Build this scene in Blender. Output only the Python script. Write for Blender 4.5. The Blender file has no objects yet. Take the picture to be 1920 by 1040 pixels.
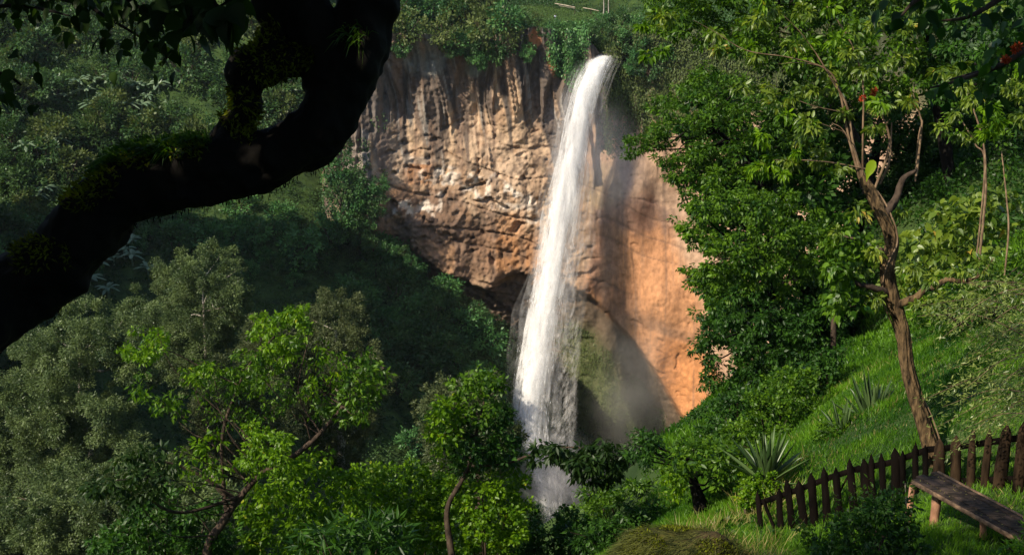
import bpy, math
import numpy as np
from mathutils import Vector

SC = bpy.context.scene
COL = SC.collection
RNG = np.random.default_rng(7)

# ------------------------------------------------------------------ camera
F = 2059.0                      # focal length in pixels of the 1920 px wide photograph
PITCH = math.radians(14.0)
cp, sp_ = math.cos(PITCH), math.sin(PITCH)
cam_d = bpy.data.cameras.new('camera'); cam = bpy.data.objects.new('camera', cam_d); COL.objects.link(cam)
cam.location = (0, 0, 0); cam.rotation_euler = (math.radians(90) - PITCH, 0, 0)
cam_d.sensor_width = 36; cam_d.lens = 36 * F / 1920
cam_d.clip_start = .05; cam_d.clip_end = 3000
SC.camera = cam

# ------------------------------------------------------------------ light
SUN = np.array([-.60, -.48, .64]); SUN /= np.linalg.norm(SUN)      # direction TO the sun
el = math.asin(SUN[2]); az = math.atan2(SUN[0], SUN[1])
w = bpy.data.worlds.new('World'); SC.world = w; w.use_nodes = True
nt = w.node_tree
sky = nt.nodes.new('ShaderNodeTexSky'); sky.sky_type = 'NISHITA'; sky.sun_disc = False
sky.sun_elevation = el; sky.sun_rotation = az
nt.nodes['Background'].inputs['Strength'].default_value = .115
nt.links.new(sky.outputs[0], nt.nodes['Background'].inputs[0])
sd = bpy.data.lights.new('sun', 'SUN'); sd.energy = 4.9; sd.angle = math.radians(.5); sd.color = (1, .88, .70)
so = bpy.data.objects.new('sun', sd); COL.objects.link(so)
so.rotation_euler = Vector(SUN).to_track_quat('Z', 'Y').to_euler()
SC.view_settings.view_transform = 'Standard'; SC.view_settings.look = 'None'
SC.view_settings.exposure = .48; SC.view_settings.gamma = 1
cy = SC.cycles
cy.use_denoising = True
cy.max_bounces = 6; cy.diffuse_bounces = 3; cy.transmission_bounces = 4; cy.transparent_max_bounces = 24
cy.volume_bounces = 0; cy.volume_step_rate = 3; cy.volume_max_steps = 32; cy.glossy_bounces = 2
cy.caustics_reflective = False; cy.caustics_refractive = False

# ------------------------------------------------------------------ picture <-> world
def P(px, py, d):
    """world point seen at photo pixel px,py, d metres along the viewing axis"""
    px, py, d = np.asarray(px, float), np.asarray(py, float), np.asarray(d, float)
    u = (px - 960) / F; v = (520 - py) / F
    return np.stack([u * d, (cp + v * sp_) * d, (-sp_ + v * cp) * d], -1)
def proj(V):
    V = np.asarray(V, float)
    d = V[..., 1] * cp - V[..., 2] * sp_
    d = np.where(np.abs(d) < 1e-3, 1e-3, d)
    u = V[..., 0] / d; v = (V[..., 1] * sp_ + V[..., 2] * cp) / d
    return 960 + u * F, 520 - v * F, d

# ------------------------------------------------------------------ noise
def _h(ix, iy, iz):
    n = (ix.astype(np.int64) * 374761393 + iy.astype(np.int64) * 668265263 + iz.astype(np.int64) * 2147483647 // 7) & 0xffffffff
    n = ((n ^ (n >> 13)) * 1274126177) & 0xffffffff
    n = (n ^ (n >> 16)) & 0xffffffff
    return n.astype(np.float64) / 2147483648.0 - 1.0
def noise(x, y=0., z=0.):
    x, y, z = np.broadcast_arrays(np.asarray(x, float), np.asarray(y, float), np.asarray(z, float))
    ix, iy, iz = np.floor(x), np.floor(y), np.floor(z)
    fx, fy, fz = x - ix, y - iy, z - iz
    fx, fy, fz = [t * t * (3 - 2 * t) for t in (fx, fy, fz)]
    r = 0
    for a in (0, 1):
        for b in (0, 1):
            for c in (0, 1):
                wgt = (fx if a else 1 - fx) * (fy if b else 1 - fy) * (fz if c else 1 - fz)
                r = r + wgt * _h(ix + a, iy + b, iz + c)
    return r
def fbm(x, y=0., z=0., o=4, g=.5):
    r = 0; a = 1.; s = 1.
    for k in range(o):
        r = r + a * noise(np.asarray(x) * s + 17.3 * k, np.asarray(y) * s + 9.1 * k, np.asarray(z) * s + 3.7 * k)
        a *= g; s *= 2.03
    return r
def sst(a, b, x):
    t = np.clip((x - a) / (b - a), 0, 1); return t * t * (3 - 2 * t)
def unit(v):
    return v / np.maximum(np.linalg.norm(v, axis=-1, keepdims=True), 1e-9)

# ------------------------------------------------------------------ meshes
def link(o, parent=None):
    COL.objects.link(o)
    if parent is not None: o.parent = parent
    return o
def mesh_np(name, V, Fs, mat=None, attrs=None, smooth=False):
    """Fs: int array N x k (k = 3 or 4) or list of such arrays"""
    me = bpy.data.meshes.new(name)
    V = np.ascontiguousarray(V, dtype=np.float32).reshape(-1, 3)
    if not isinstance(Fs, list): Fs = [Fs]
    me.vertices.add(len(V)); me.vertices.foreach_set('co', V.ravel())
    loops = np.concatenate([f.ravel() for f in Fs]).astype(np.int32)
    tot = np.concatenate([np.full(len(f), f.shape[1]) for f in Fs]).astype(np.int32)
    st = np.concatenate([[0], np.cumsum(tot)[:-1]]).astype(np.int32)
    me.loops.add(len(loops)); me.loops.foreach_set('vertex_index', loops)
    me.polygons.add(len(tot)); me.polygons.foreach_set('loop_start', st); me.polygons.foreach_set('loop_total', tot)
    if smooth: me.polygons.foreach_set('use_smooth', np.ones(len(tot), bool))
    for k, (dom, arr) in (attrs or {}).items():
        arr = np.asarray(arr, dtype=np.float32)
        if arr.ndim == 1:
            a = me.attributes.new(k, 'FLOAT', dom); a.data.foreach_set('value', arr)
        else:
            a = me.attributes.new(k, 'FLOAT_VECTOR', dom); a.data.foreach_set('vector', arr.ravel())
    me.update()
    if mat: me.materials.append(mat)
    return me
def obj(name, V, Fs, mat=None, parent=None, attrs=None, smooth=False):
    return link(bpy.data.objects.new(name, mesh_np(name, V, Fs, mat, attrs, smooth)), parent)
def tag(o, label=None, cat=None, group=None, kind=None):
    if label: o['label'] = label
    if cat: o['category'] = cat
    if group: o['group'] = group
    if kind: o['kind'] = kind
    return o
def empty(name, loc, label, cat, group=None):
    o = bpy.data.objects.new(name, None); COL.objects.link(o); o.location = tuple(float(c) for c in loc)
    o.empty_display_size = .2
    return tag(o, label, cat, group)
def copy_tree(o, parent=None):
    c = o.copy(); COL.objects.link(c); c.parent = parent
    for ch in list(o.children): copy_tree(ch, c)
    return c
def grid_faces(nu, nv):
    i = np.arange(nu * nv).reshape(nv, nu)
    return np.stack([i[:-1, :-1], i[:-1, 1:], i[1:, 1:], i[1:, :-1]], -1).reshape(-1, 4)

class Bag:
    """collects vertex/face arrays for ONE mesh"""
    def __init__(s): s.V = []; s.F3 = []; s.F4 = []; s.r3 = []; s.r4 = []; s.n = 0
    def add(s, V, Fc, rnd=None):
        V = np.asarray(V).reshape(-1, 3); Fc = np.asarray(Fc)
        if rnd is None: rnd = np.zeros(len(Fc))
        rnd = np.broadcast_to(rnd, (len(Fc),))
        if Fc.shape[1] == 3: s.F3.append(Fc + s.n); s.r3.append(rnd)
        else: s.F4.append(Fc + s.n); s.r4.append(rnd)
        s.V.append(V); s.n += len(V)
    def build(s, name, mat, parent=None, off=None, smooth=False):
        V = np.concatenate(s.V)
        if off is not None: V = V - np.asarray(off)
        Fs, r = [], []
        if s.F3: Fs.append(np.concatenate(s.F3)); r += s.r3
        if s.F4: Fs.append(np.concatenate(s.F4)); r += s.r4
        return obj(name, V, Fs, mat, parent, {'rnd': ('FACE', np.concatenate(r))}, smooth)

def leaf_quads(pos, dirv, nrm, L, W, rnd, bag, fold=0., droop=0.):
    """diamond leaves; fold>0 makes two bent halves"""
    N = len(pos)
    L = np.broadcast_to(np.asarray(L, float), (N,))[:, None]; W = np.broadcast_to(np.asarray(W, float), (N,))[:, None]
    d = unit(dirv); s = unit(np.cross(d, nrm)); n = np.cross(s, d)
    rnd = np.broadcast_to(rnd, (N,))
    mid = pos + d * L * .42
    a = mid + s * W * .5 + n * W * fold; b = mid - s * W * .5 + n * W * fold
    tip = pos + d * L; tip[:, 2:] -= L * droop
    if fold > 0:
        V = np.stack([pos, a, tip, b], 1); i = np.arange(N)[:, None] * 4
        bag.add(V, np.concatenate([i + [[0, 1, 2]], i + [[0, 2, 3]]]), np.concatenate([rnd, rnd]))
    else:
        V = np.stack([pos, a, tip, b], 1); i = np.arange(N)[:, None] * 4
        bag.add(V, i + [[0, 1, 2, 3]], rnd)

def leaf_round(pos, dirv, nrm, L, W, rnd, bag, droop=.1):
    """broad heart/oval leaves, 6 outline points folded on the midrib (two quads)"""
    N = len(pos)
    L = np.broadcast_to(np.asarray(L, float), (N,))[:, None]; W = np.broadcast_to(np.asarray(W, float), (N,))[:, None]
    d = unit(dirv); s = unit(np.cross(d, nrm)); n = np.cross(s, d)
    rnd = np.broadcast_to(rnd, (N,))
    def q(t, w, h): return pos + d * L * t + s * W * w + n * W * h
    tip = q(1., 0, 0); tip[:, 2:] -= L * droop * 2
    V = np.stack([pos, q(.06, .30, .08), q(.30, .50, .13), q(.62, .40, .11), q(.86, .17, .05), tip, q(.86, -.17, .05), q(.62, -.40, .11), q(.30, -.50, .13), q(.06, -.30, .08), q(.45, 0, 0)], 1)
    i = np.arange(N)[:, None] * 11
    fs = [i + [[0, 1, 2, 10]], i + [[10, 2, 3, 4]], i + [[0, 10, 8, 9]], i + [[10, 6, 7, 8]]]
    bag.add(V, np.concatenate(fs), np.tile(rnd, 4))
    bag.add(np.zeros((0, 3)), np.concatenate([i + [[10, 4, 5]], i + [[10, 5, 6]]]) - len(V.reshape(-1, 3)), np.tile(rnd, 2))

def rand_unit(n):
    v = RNG.normal(size=(n, 3)); return unit(v)

def clump(bag, c, rad, n, L, W, sub=18, subr=.38, up=.6, droop=.35, kind='quad', fold=.15, spread=1., hollow=.55, tone=None, out=.8):
    """leaves in sub-clumps spread through the outer part of an ellipsoid"""
    c = np.asarray(c, float); rad = np.broadcast_to(np.asarray(rad, float), (3,))
    sc = rand_unit(sub); sr = RNG.uniform(hollow, 1., (sub, 1)) ; sc = c + sc * sr * rad
    tone_s = RNG.uniform(0, 1, sub) if tone is None else np.clip(tone + RNG.normal(0, .18, sub), 0, 1)
    k = RNG.integers(0, sub, n)
    srad = rad * subr * RNG.uniform(.6, 1.25, (sub, 1))
    g = rand_unit(n) * (RNG.uniform(0, 1, (n, 1)) ** .5)
    pos = sc[k] + g * srad[k] * spread
    o = unit((pos - c) / rad) * out + g * .6 + RNG.normal(0, .45, (n, 3)); o[:, 2] -= droop
    nr = RNG.normal(0, .5, (n, 3)) + unit((pos - c) / rad) * .45; nr[:, 2] += up
    r = np.clip(tone_s[k] ** 1.3 * .75 + RNG.uniform(0, .27, n) ** 1.0, 0, 1)
    s = RNG.uniform(.65, 1.25, n)
    if kind == 'round': leaf_round(pos, o, nr, L * s, W * s, r, bag)
    else: leaf_quads(pos, o, nr, L * s, W * s, r, bag, fold if kind == 'fold' else 0.)

def spline(pts, m=8):
    pts = np.asarray(pts, float)
    if len(pts) < 3: 
        t = np.linspace(0, 1, m + 1)[:, None]; return pts[0] * (1 - t) + pts[-1] * t
    p = np.vstack([2 * pts[0] - pts[1], pts, 2 * pts[-1] - pts[-2]]); out = []
    for i in range(1, len(p) - 2):
        t = np.linspace(0, 1, m, endpoint=False)[:, None]
        a, b, c, d = p[i - 1], p[i], p[i + 1], p[i + 2]
        out.append(.5 * ((2 * b) + (c - a) * t + (2 * a - 5 * b + 4 * c - d) * t ** 2 + (3 * b - a - 3 * c + d) * t ** 3))
    out.append(p[-2:-1]); return np.vstack(out)
def tube(bag, pts, rad, seg=8, m=6, rough=0., rnd=.5, cap=True, do_spline=True):
    """tapered tube; pts K x 3, rad K"""
    pr = np.column_stack([np.asarray(pts, float), np.asarray(rad, float)])
    pr = spline(pr, m) if do_spline else pr
    c, r = pr[:, :3], np.maximum(pr[:, 3], 1e-4)
    t = unit(np.gradient(c, axis=0))
    ref = np.array([0, 0, 1.]) if abs(t[:, 2]).mean() < .8 else np.array([0, 1., 0])
    n = unit(np.cross(t, ref)); b = np.cross(t, n)
    a = np.linspace(0, 2 * np.pi, seg, endpoint=False)
    rr = r[:, None] * np.ones((1, seg))
    V = c[:, None] + (n[:, None] * np.cos(a)[None, :, None] + b[:, None] * np.sin(a)[None, :, None]) * rr[..., None]
    if rough > 0:
        k = 1.2 / max(r.max(), .01)
        nn = fbm(V[..., 0] * k, V[..., 1] * k, V[..., 2] * k * .5, 3)
        V = c[:, None] + (V - c[:, None]) * (1 + rough * nn)[..., None]
    K = len(c)
    i = np.arange(K * seg).reshape(K, seg)
    f = np.stack([i[:-1], np.roll(i[:-1], -1, 1), np.roll(i[1:], -1, 1), i[1:]], -1).reshape(-1, 4)
    V = V.reshape(-1, 3)
    bag.add(V, f, rnd)
    if cap:
        for e, cc in ((0, c[0]), (K - 1, c[-1])):
            ring = V[i[e]]; vv = np.vstack([ring, cc]); q = np.arange(seg)
            bag.add(vv, np.stack([q, np.roll(q, -1), np.full(seg, seg)], -1), rnd)
def box(bag, c, sx, sy, sz, X=(1, 0, 0), Y=(0, 1, 0), Z=(0, 0, 1), bev=.0, rnd=.5):
    """bevelled box centred on c with half sizes"""
    X, Y, Z = [unit(np.asarray(v, float)) for v in (X, Y, Z)]
    b = min(bev, sx * .4, sy * .4, sz * .4)
    vs = []; 
    for z, ins in ((-sz, b), (-sz + b, 0), (sz - b, 0), (sz, b)):
        for x, y in ((-1, -1), (1, -1), (1, 1), (-1, 1)):
            vs.append(np.asarray(c) + X * x * (sx - ins) + Y * y * (sy - ins) + Z * z)
    f = [[3, 2, 1, 0], [12, 13, 14, 15]]
    for l in range(3):
        for k in range(4):
            f.append([l * 4 + k, l * 4 + (k + 1) % 4, l * 4 + 4 + (k + 1) % 4, l * 4 + 4 + k])
    bag.add(np.array(vs), np.array(f), rnd)

# ------------------------------------------------------------------ materials
def mat(name):
    m = bpy.data.materials.new(name); m.use_nodes = True; m.node_tree.nodes.clear()
    return m, m.node_tree.nodes, m.node_tree.links
def N(nodes, t, **kw):
    n = nodes.new('ShaderNode' + t)
    for k, v in kw.items():
        if hasattr(n, k): setattr(n, k, v)
    return n
def mixc(nodes, links, fac, a, b, bt='MIX'):
    m = nodes.new('ShaderNodeMix'); m.data_type = 'RGBA'; m.blend_type = bt
    for i, v in ((0, fac), (6, a), (7, b)):
        if isinstance(v, bpy.types.NodeSocket): links.new(v, m.inputs[i])
        elif i == 0: m.inputs[0].default_value = v
        else: m.inputs[i].default_value = (*v, 1)
    return m.outputs[2]
def leaf_mat(name, dark, light, trans=.3, gloss=.10, tcol=None, rough=.42, third=None):
    m, n, l = mat(name)
    at = N(n, 'Attribute'); at.attribute_name = 'rnd'
    c = mixc(n, l, at.outputs['Fac'], dark, light)
    if third:                                   # a few yellowed or dry leaves
        r = N(n, 'MapRange'); r.inputs[1].default_value = .94; r.inputs[2].default_value = .97
        l.new(at.outputs['Fac'], r.inputs[0]); c = mixc(n, l, r.outputs[0], c, third)
    d = N(n, 'BsdfDiffuse'); l.new(c, d.inputs[0])
    t = N(n, 'BsdfTranslucent')
    tc = mixc(n, l, 1., c, tcol or (1.5, 1.5, .5), 'MULTIPLY'); l.new(tc, t.inputs[0])
    mx = N(n, 'MixShader'); mx.inputs[0].default_value = trans; l.new(d.outputs[0], mx.inputs[1]); l.new(t.outputs[0], mx.inputs[2])
    g = N(n, 'BsdfGlossy'); g.inputs['Roughness'].default_value = rough; g.inputs['Color'].default_value = (.9, .95, .9, 1)
    fr = N(n, 'LayerWeight'); fr.inputs[0].default_value = .35
    mr = N(n, 'MapRange'); mr.inputs[3].default_value = gloss * .12; mr.inputs[4].default_value = gloss * .5
    l.new(fr.outputs['Fresnel'], mr.inputs[0])
    mx2 = N(n, 'MixShader'); l.new(mr.outputs[0], mx2.inputs[0]); l.new(mx.outputs[0], mx2.inputs[1]); l.new(g.outputs[0], mx2.inputs[2])
    o = N(n, 'OutputMaterial'); l.new(mx2.outputs[0], o.inputs[0]); return m
def rough_mat(name, a, b, scale=6., stretch=(1, 1, 1), bump=.5, rough=.9, detail=8, c3=None, dist=.02, spec=.2):
    """two-colour noisy diffuse surface (bark, wood, soil)"""
    m, n, l = mat(name)
    tc = N(n, 'TexCoord'); mp = N(n, 'Mapping'); mp.inputs['Scale'].default_value = stretch; l.new(tc.outputs['Object'], mp.inputs[0])
    t = N(n, 'TexNoise'); t.inputs['Scale'].default_value = scale; t.inputs['Detail'].default_value = detail; l.new(mp.outputs[0], t.inputs['Vector'])
    r = N(n, 'MapRange'); r.inputs[1].default_value = .32; r.inputs[2].default_value = .68; l.new(t.outputs[0], r.inputs[0])
    c = mixc(n, l, r.outputs[0], a, b)
    if c3:
        t3 = N(n, 'TexNoise'); t3.inputs['Scale'].default_value = scale * .35; t3.inputs['Detail'].default_value = 5; l.new(tc.outputs['Object'], t3.inputs['Vector'])
        r3 = N(n, 'MapRange'); r3.inputs[1].default_value = .52; r3.inputs[2].default_value = .60; l.new(t3.outputs[0], r3.inputs[0])
        c = mixc(n, l, r3.outputs[0], c, c3)
    p = N(n, 'BsdfPrincipled'); l.new(c, p.inputs['Base Color']); p.inputs['Roughness'].default_value = rough
    p.inputs['Specular IOR Level'].default_value = spec
    bp = N(n, 'Bump'); bp.inputs['Strength'].default_value = bump; bp.inputs['Distance'].default_value = dist
    l.new(t.outputs[0], bp.inputs['Height']); l.new(bp.outputs[0], p.inputs['Normal'])
    o = N(n, 'OutputMaterial'); l.new(p.outputs[0], o.inputs[0]); return m

HAZE = .00006
M = {}
M['far_green'] = leaf_mat('far_foliage', (.018, .055, .020), (.075, .150, .042), .25, .10)
M['far_green2'] = leaf_mat('far_foliage_olive', (.036, .066, .018), (.125, .160, .048), .25, .08)
M['talus_green'] = leaf_mat('talus_foliage', (.016, .070, .024), (.120, .27, .070), .25, .12)
M['cover'] = leaf_mat('ground_cover_foliage', (.010, .034, .014), (.072, .135, .040), .25, .06)
M['banana'] = leaf_mat('banana_leaf', (.09, .16, .09), (.22, .30, .18), .3, .25)
M['euc'] = leaf_mat('eucalyptus_leaf', (.026, .052, .018), (.145, .200, .068), .25, .12, tcol=(1.2, 1.2, .6))
M['euc_brown'] = leaf_mat('eucalyptus_leaf_brownish', (.026, .044, .015), (.110, .135, .052), .25, .10, tcol=(1.2, 1.1, .6))
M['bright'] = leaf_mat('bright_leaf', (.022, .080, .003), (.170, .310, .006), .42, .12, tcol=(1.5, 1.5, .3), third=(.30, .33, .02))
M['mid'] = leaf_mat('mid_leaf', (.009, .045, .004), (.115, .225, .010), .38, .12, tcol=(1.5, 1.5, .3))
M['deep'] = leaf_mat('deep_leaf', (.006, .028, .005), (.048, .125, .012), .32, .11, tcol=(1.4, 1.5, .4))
M['fern_green'] = leaf_mat('feathery_leaf', (.010, .045, .005), (.090, .185, .012), .35, .10, tcol=(1.5, 1.5, .3))
M['yellowish'] = leaf_mat('yellow_green_leaf', (.050, .110, .008), (.210, .280, .025), .42, .22, third=(.42, .30, .05))
M['willow'] = leaf_mat('narrow_leaf', (.07, .12, .02), (.25, .31, .07), .4, .25)
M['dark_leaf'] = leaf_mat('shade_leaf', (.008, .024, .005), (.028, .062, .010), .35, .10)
M['agave'] = leaf_mat('agave_blade', (.018, .042, .010), (.080, .130, .042), .08, .25, rough=.35)
M['grass'] = leaf_mat('grass_blade', (.018, .078, .005), (.125, .270, .012), .4, .10)
M['drygrass'] = leaf_mat('dry_grass_blade', (.15, .13, .04), (.38, .33, .12), .3, .15)
M['moss'] = leaf_mat('moss_tuft', (.03, .032, .004), (.20, .24, .012), .25, .05)
M['red'] = leaf_mat('red_flower', (.30, .03, .012), (.50, .09, .025), .3, .1)
M['bark'] = rough_mat('rough_bark', (.010, .007, .004), (.17, .112, .055), 18, (1, 1, .28), 1., dist=.05)
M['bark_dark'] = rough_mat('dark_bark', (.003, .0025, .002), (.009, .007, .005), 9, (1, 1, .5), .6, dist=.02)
M['bark_pale'] = rough_mat('pale_bark', (.20, .17, .14), (.48, .44, .38), 5, (1, 1, .3), .4)
M['bark_mid'] = rough_mat('brown_bark', (.020, .014, .010), (.080, .056, .040), 12, (1, 1, .4), .7)
M['twig'] = rough_mat('tan_twig', (.08, .05, .03), (.26, .18, .11), 10, (1, 1, .5), .4)
M['fence'] = rough_mat('weathered_wood_shaded', (.002, .0016, .0013), (.007, .005, .004), 9, (1, 1, .18), .8, dist=.02, spec=.04)  # near-black wood tone stands in for shade on the pickets
M['log'] = rough_mat('fence_log_wood', (.004, .003, .002), (.048, .030, .017), 9, (1, 1, .2), .8, dist=.02, spec=.06)
M['bench'] = rough_mat('bench_board_wood', (.010, .008, .006), (.070, .050, .036), 26, (.2, 1, 1), .8, dist=.01, c3=(.06, .042, .034))
M['bench_edge'] = rough_mat('bench_edge_wood', (.09, .06, .04), (.28, .18, .11), 18, (.4, 1, 1), .6, dist=.01)
M['peeled'] = rough_mat('peeled_log', (.26, .12, .065), (.50, .28, .18), 7, (1, 1, .4), .6, c3=(.10, .06, .04))
M['rail'] = rough_mat('sun_bleached_rail', (.30, .24, .17), (.55, .47, .35), 2, (1, 1, 1), .3)
M['shirt'] = rough_mat('pale_blue_cloth', (.50, .58, .78), (.66, .72, .88), 5, (1, 1, 1), .2)
M['skin'] = rough_mat('dark_skin', (.09, .05, .03), (.12, .07, .045), 5, (1, 1, 1), .1)
M['trouser'] = rough_mat('dark_cloth', (.03, .03, .04), (.05, .05, .07), 5, (1, 1, 1), .2)
M['hair'] = rough_mat('black_hair', (.008, .007, .006), (.02, .017, .015), 30, (1, 1, 1), .5)

def ground_mat():
    m, n, l = mat('grassy_soil')
    g = N(n, 'NewGeometry')
    t = N(n, 'TexNoise'); t.inputs['Scale'].default_value = .35; t.inputs['Detail'].default_value = 10; l.new(g.outputs['Position'], t.inputs['Vector'])
    r = N(n, 'MapRange'); r.inputs[1].default_value = .35; r.inputs[2].default_value = .65; l.new(t.outputs[0], r.inputs[0])
    c = mixc(n, l, r.outputs[0], (.018, .036, .012), (.050, .085, .022))
    p = N(n, 'BsdfPrincipled'); p.inputs['Roughness'].default_value = 1; p.inputs['Specular IOR Level'].default_value = .1; l.new(c, p.inputs['Base Color'])
    b = N(n, 'Bump'); b.inputs['Strength'].default_value = .8; b.inputs['Distance'].default_value = .3; l.new(t.outputs[0], b.inputs['Height']); l.new(b.outputs[0], p.inputs['Normal'])
    o = N(n, 'OutputMaterial'); l.new(p.outputs[0], o.inputs[0]); return m
M['ground'] = ground_mat()

# ================================================================== TERRAIN
_near = [(1425,1003,18),(1515,997,17.5),(1600,980,16.9),(1700,950,16.3),(1762,925,15.9),(1850,922,15.1),(1910,930,14.5),
 (1753,1000,14.0),(1838,1032,13.2),(1900,1020,13.4),(1750,858,16.7),
 (1560,800,22),(1500,870,20),(1640,640,32),(1570,730,27),(1400,920,21),(1330,965,20),(1330,860,27),(1850,600,24),(1900,450,31),
 (1900,300,38),(1900,100,50),(1700,400,40),(1520,560,42),(1420,700,34),(1250,1042,17),(1120,1060,26),(1100,960,38),(1250,960,24),
 (1000,1100,32),(700,1160,32),(300,1200,34),(0,1240,42)]
_far = [(0,0,250),(300,0,256),(600,0,262),(0,300,222),(300,300,233),(600,330,238),(0,520,196),(300,520,203),(560,520,212),(640,470,222),
 (720,540,221),(770,660,206),(560,700,190),(860,565,221),(915,592,222),(955,622,221),(900,660,215),(945,775,205),(820,850,185),(940,990,186),(1000,990,196),(1080,985,202),(1200,920,214),
 (1290,900,220),(0,1040,132),(400,1040,136),(700,1040,152)]
_w = [(0,0,-1.75),(-3,3.4,-2.9),(3,3,-2.9),(0,6,-5.6),(4,7,-5.8),(-6,6,-5.2),(-10,15,-12),(-20,30,-19),(-25,60,-34),(0,60,-36),(19,60,-12),(10,60,-33),(9,46,-27),(12,80,-44),(22,100,-52),(7.5,36,-19),
 (30,62,-3),(45,60,4),(40,30,2),(30,15,1),(20,4,1),(-20,5,-7),(-30,20,-14),(9,9,-5.0),(0,-8,0.5),(-40,-5,-4),(40,-8,6),
 (0,105,-62),(10,150,-86),(20,130,-80),(0,140,-76),(30,170,-92),(27,197,-97),(12,205,-97),(-60,100,-50),(40,100,-48),(-110,120,-48),(60,150,-70),(60,200,-84),(100,200,-50),(100,140,-25),(-170,200,-14),(-230,140,4),
 (-150,80,-28),(-150,300,24),(-80,310,20),(-240,260,34),(120,80,10),(0,250,-90),(60,250,-90),(0,330,-60),(100,330,-40),(150,250,-10),(-60,262,0)]
CTRL = np.array([P(*a) for a in _near + _far] + [np.array(a, float) for a in _w])
def _U(r2): return r2 * np.log(r2 + 1e-9)
_cx = CTRL[:, :2] / 100
_K = _U(((_cx[:, None] - _cx[None]) ** 2).sum(-1)) + np.eye(len(_cx)) * 1e-5
_Pm = np.column_stack([np.ones(len(_cx)), _cx]); _A = np.block([[_K, _Pm], [_Pm.T, np.zeros((3, 3))]])
_sol = np.linalg.solve(_A, np.concatenate([CTRL[:, 2], np.zeros(3)]))
def G0(x, y):
    s = np.shape(x); q = np.column_stack([np.ravel(x), np.ravel(y)]) / 100
    out = np.empty(len(q))
    for i in range(0, len(q), 20000):
        b = q[i:i + 20000]
        out[i:i + 20000] = _U(((b[:, None] - _cx[None]) ** 2).sum(-1)) @ _sol[:len(_cx)] + _sol[-3] + b @ _sol[-2:]
    return out.reshape(s)

# cliff plan and profile: y = cliff_y(x, z)
_bord = np.array([(560,395),(640,415),(690,437),(740,452),(790,480),(840,515),(900,545),(960,560),(1000,552),(1040,538),(1070,540),(1110,566),(1150,604),(1200,660),(1240,715),(1270,768),(1298,815),(1330,870),(1400,960)])
_bw = P(_bord[:, 0], _bord[:, 1], np.full(len(_bord), 226.))
_rimw = P(np.array([560,700,760,860,960,1000,1060,1100,1122,1132,1150,1160,1200,1300,1500]), np.array([60,62,60,64,62,48,58,70,97,98,97,70,60,50,40]), np.full(15, 229.))
def zb_(x): return np.interp(x, _bw[:, 0], _bw[:, 2])
def zr_(x): return np.interp(x, _rimw[:, 0], _rimw[:, 2])
def plan(x):
    return np.interp(x, [-70, -43, -38, -34, -22, 0, 18, 30, 40, 55, 90], [280, 252, 230, 226, 229, 231, 232, 229, 225, 216, 196])
def cliff_y(x, z, detail=True):
    zb, zr = zb_(x), zr_(x)
    h = np.clip((zr - z) / np.maximum(zr - zb, 8), 0, 1.2)           # 0 rim .. 1 lower border
    y = plan(x) + 0.
    y = y + 1.2 * sst(.0, .14, h) * (1 - sst(.30, .55, h)) * 1.6 - 6.5 * sst(.35, 1.0, h)
    if detail:
        n1 = fbm(x * .09, z * .05, 3.1, 3); y = y + 2.2 * n1
        # basalt columns along the top, their feet ending at uneven heights
        xs = x + z * .16 + 1.6 * noise(x * .2, z * .1)
        foot = -24 - 9 * noise(x * .42, 5.) - 7 * noise(x * 1.1, 8.) - 7 * sst(-22, -32, x) - 3 * sst(4, 14, x)
        col = sst(-2.5, 2.0, z - foot)
        rib = np.abs(noise(xs * .55, z * .03, 1.)) * 1.9 + np.abs(noise(xs * 1.35, z * .05, 2.)) * .9
        y = y - col * (2.3 + 1.3 * noise(x * .25, 1.) - rib * 1.2) * sst(34, 26, x)
        # dark buttress on the left
        bt = np.exp(-((x + 28.5 - (z + 30) * .05) / 3.6) ** 2) * sst(-48, -40, z)
        y = y - 2.4 * bt - 1.1 * bt * noise(x * .9, z * .06)
        bt2 = np.exp(-((x - 1.5) / 1.8) ** 2) * sst(-32, -27, z); y = y - 1.3 * bt2
        # lumps, ledges and pits
        lm = sst(-16, -36, z)
        smooth_r = 1 - .80 * sst(8, 20, x)
        wx, wz = x + 2.5 * noise(x * .12, z * .12, 3.), z + 2.5 * noise(x * .12, z * .12, 7.)
        y = y - lm * (1.0 * fbm(wx * .11, wz * .16, 9., 3)) * smooth_r - (.60 * (.5 - np.abs(noise(wx * .27 + wz * .17, wz * .30 - wx * .19, 4.))) + .28 * (.5 - np.abs(noise(wx * .55 + wz * .45, wz * .60 - wx * .42, 14.))) + .26 * fbm(x * 1.1 + z * .7, z * 1.3 - x * .6, 4., 3)) * (1 - .5 * col) * smooth_r
        led = np.abs(noise((z + x * .28 + 2 * noise(x * .1, z * .1)) * .22, x * .03, 6.)); y = y + .6 * sst(.10, 0, led) * lm * smooth_r
        pit = noise(wx * .5, wz * .8, 11.); y = y + 1.3 * sst(.62, .80, pit) * lm * smooth_r
        y = y - .18 * fbm(x * 1.6 + z * 1.2, z * 1.6 - x * 1.1, 2., 2) * smooth_r
        # small alcove above the lower edge
        al = np.exp(-(((x - 1.0) / 4.2) ** 2 + ((z + 58.5) / 2.6) ** 2) ** 2); y = y + 5. * al
    under = sst(.0, 3.2, zb - z) * 10 + sst(.0, 26., zb - z) * 8
    caves = sst(8, 16, x)
    y = y + under * .45 * (1 - caves) + caves * (sst(.0, 2.0, zb - z) * 2.0 + sst(0, 14, zb - z) * 1.2 - 1.0 * sst(20, 45, zb - z))
    return y

nx, nz = 560, 430
X, Z = np.meshgrid(np.linspace(-44, 78, nx), np.linspace(-112, 0, nz))
Zr = zr_(X)
zz = np.where(Z > -1e9, -112 + (Zr + 112) * ((Z + 112) / 112), 0)
Y = cliff_y(X, zz)
CV = np.stack([X, Y, zz], -1)
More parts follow.
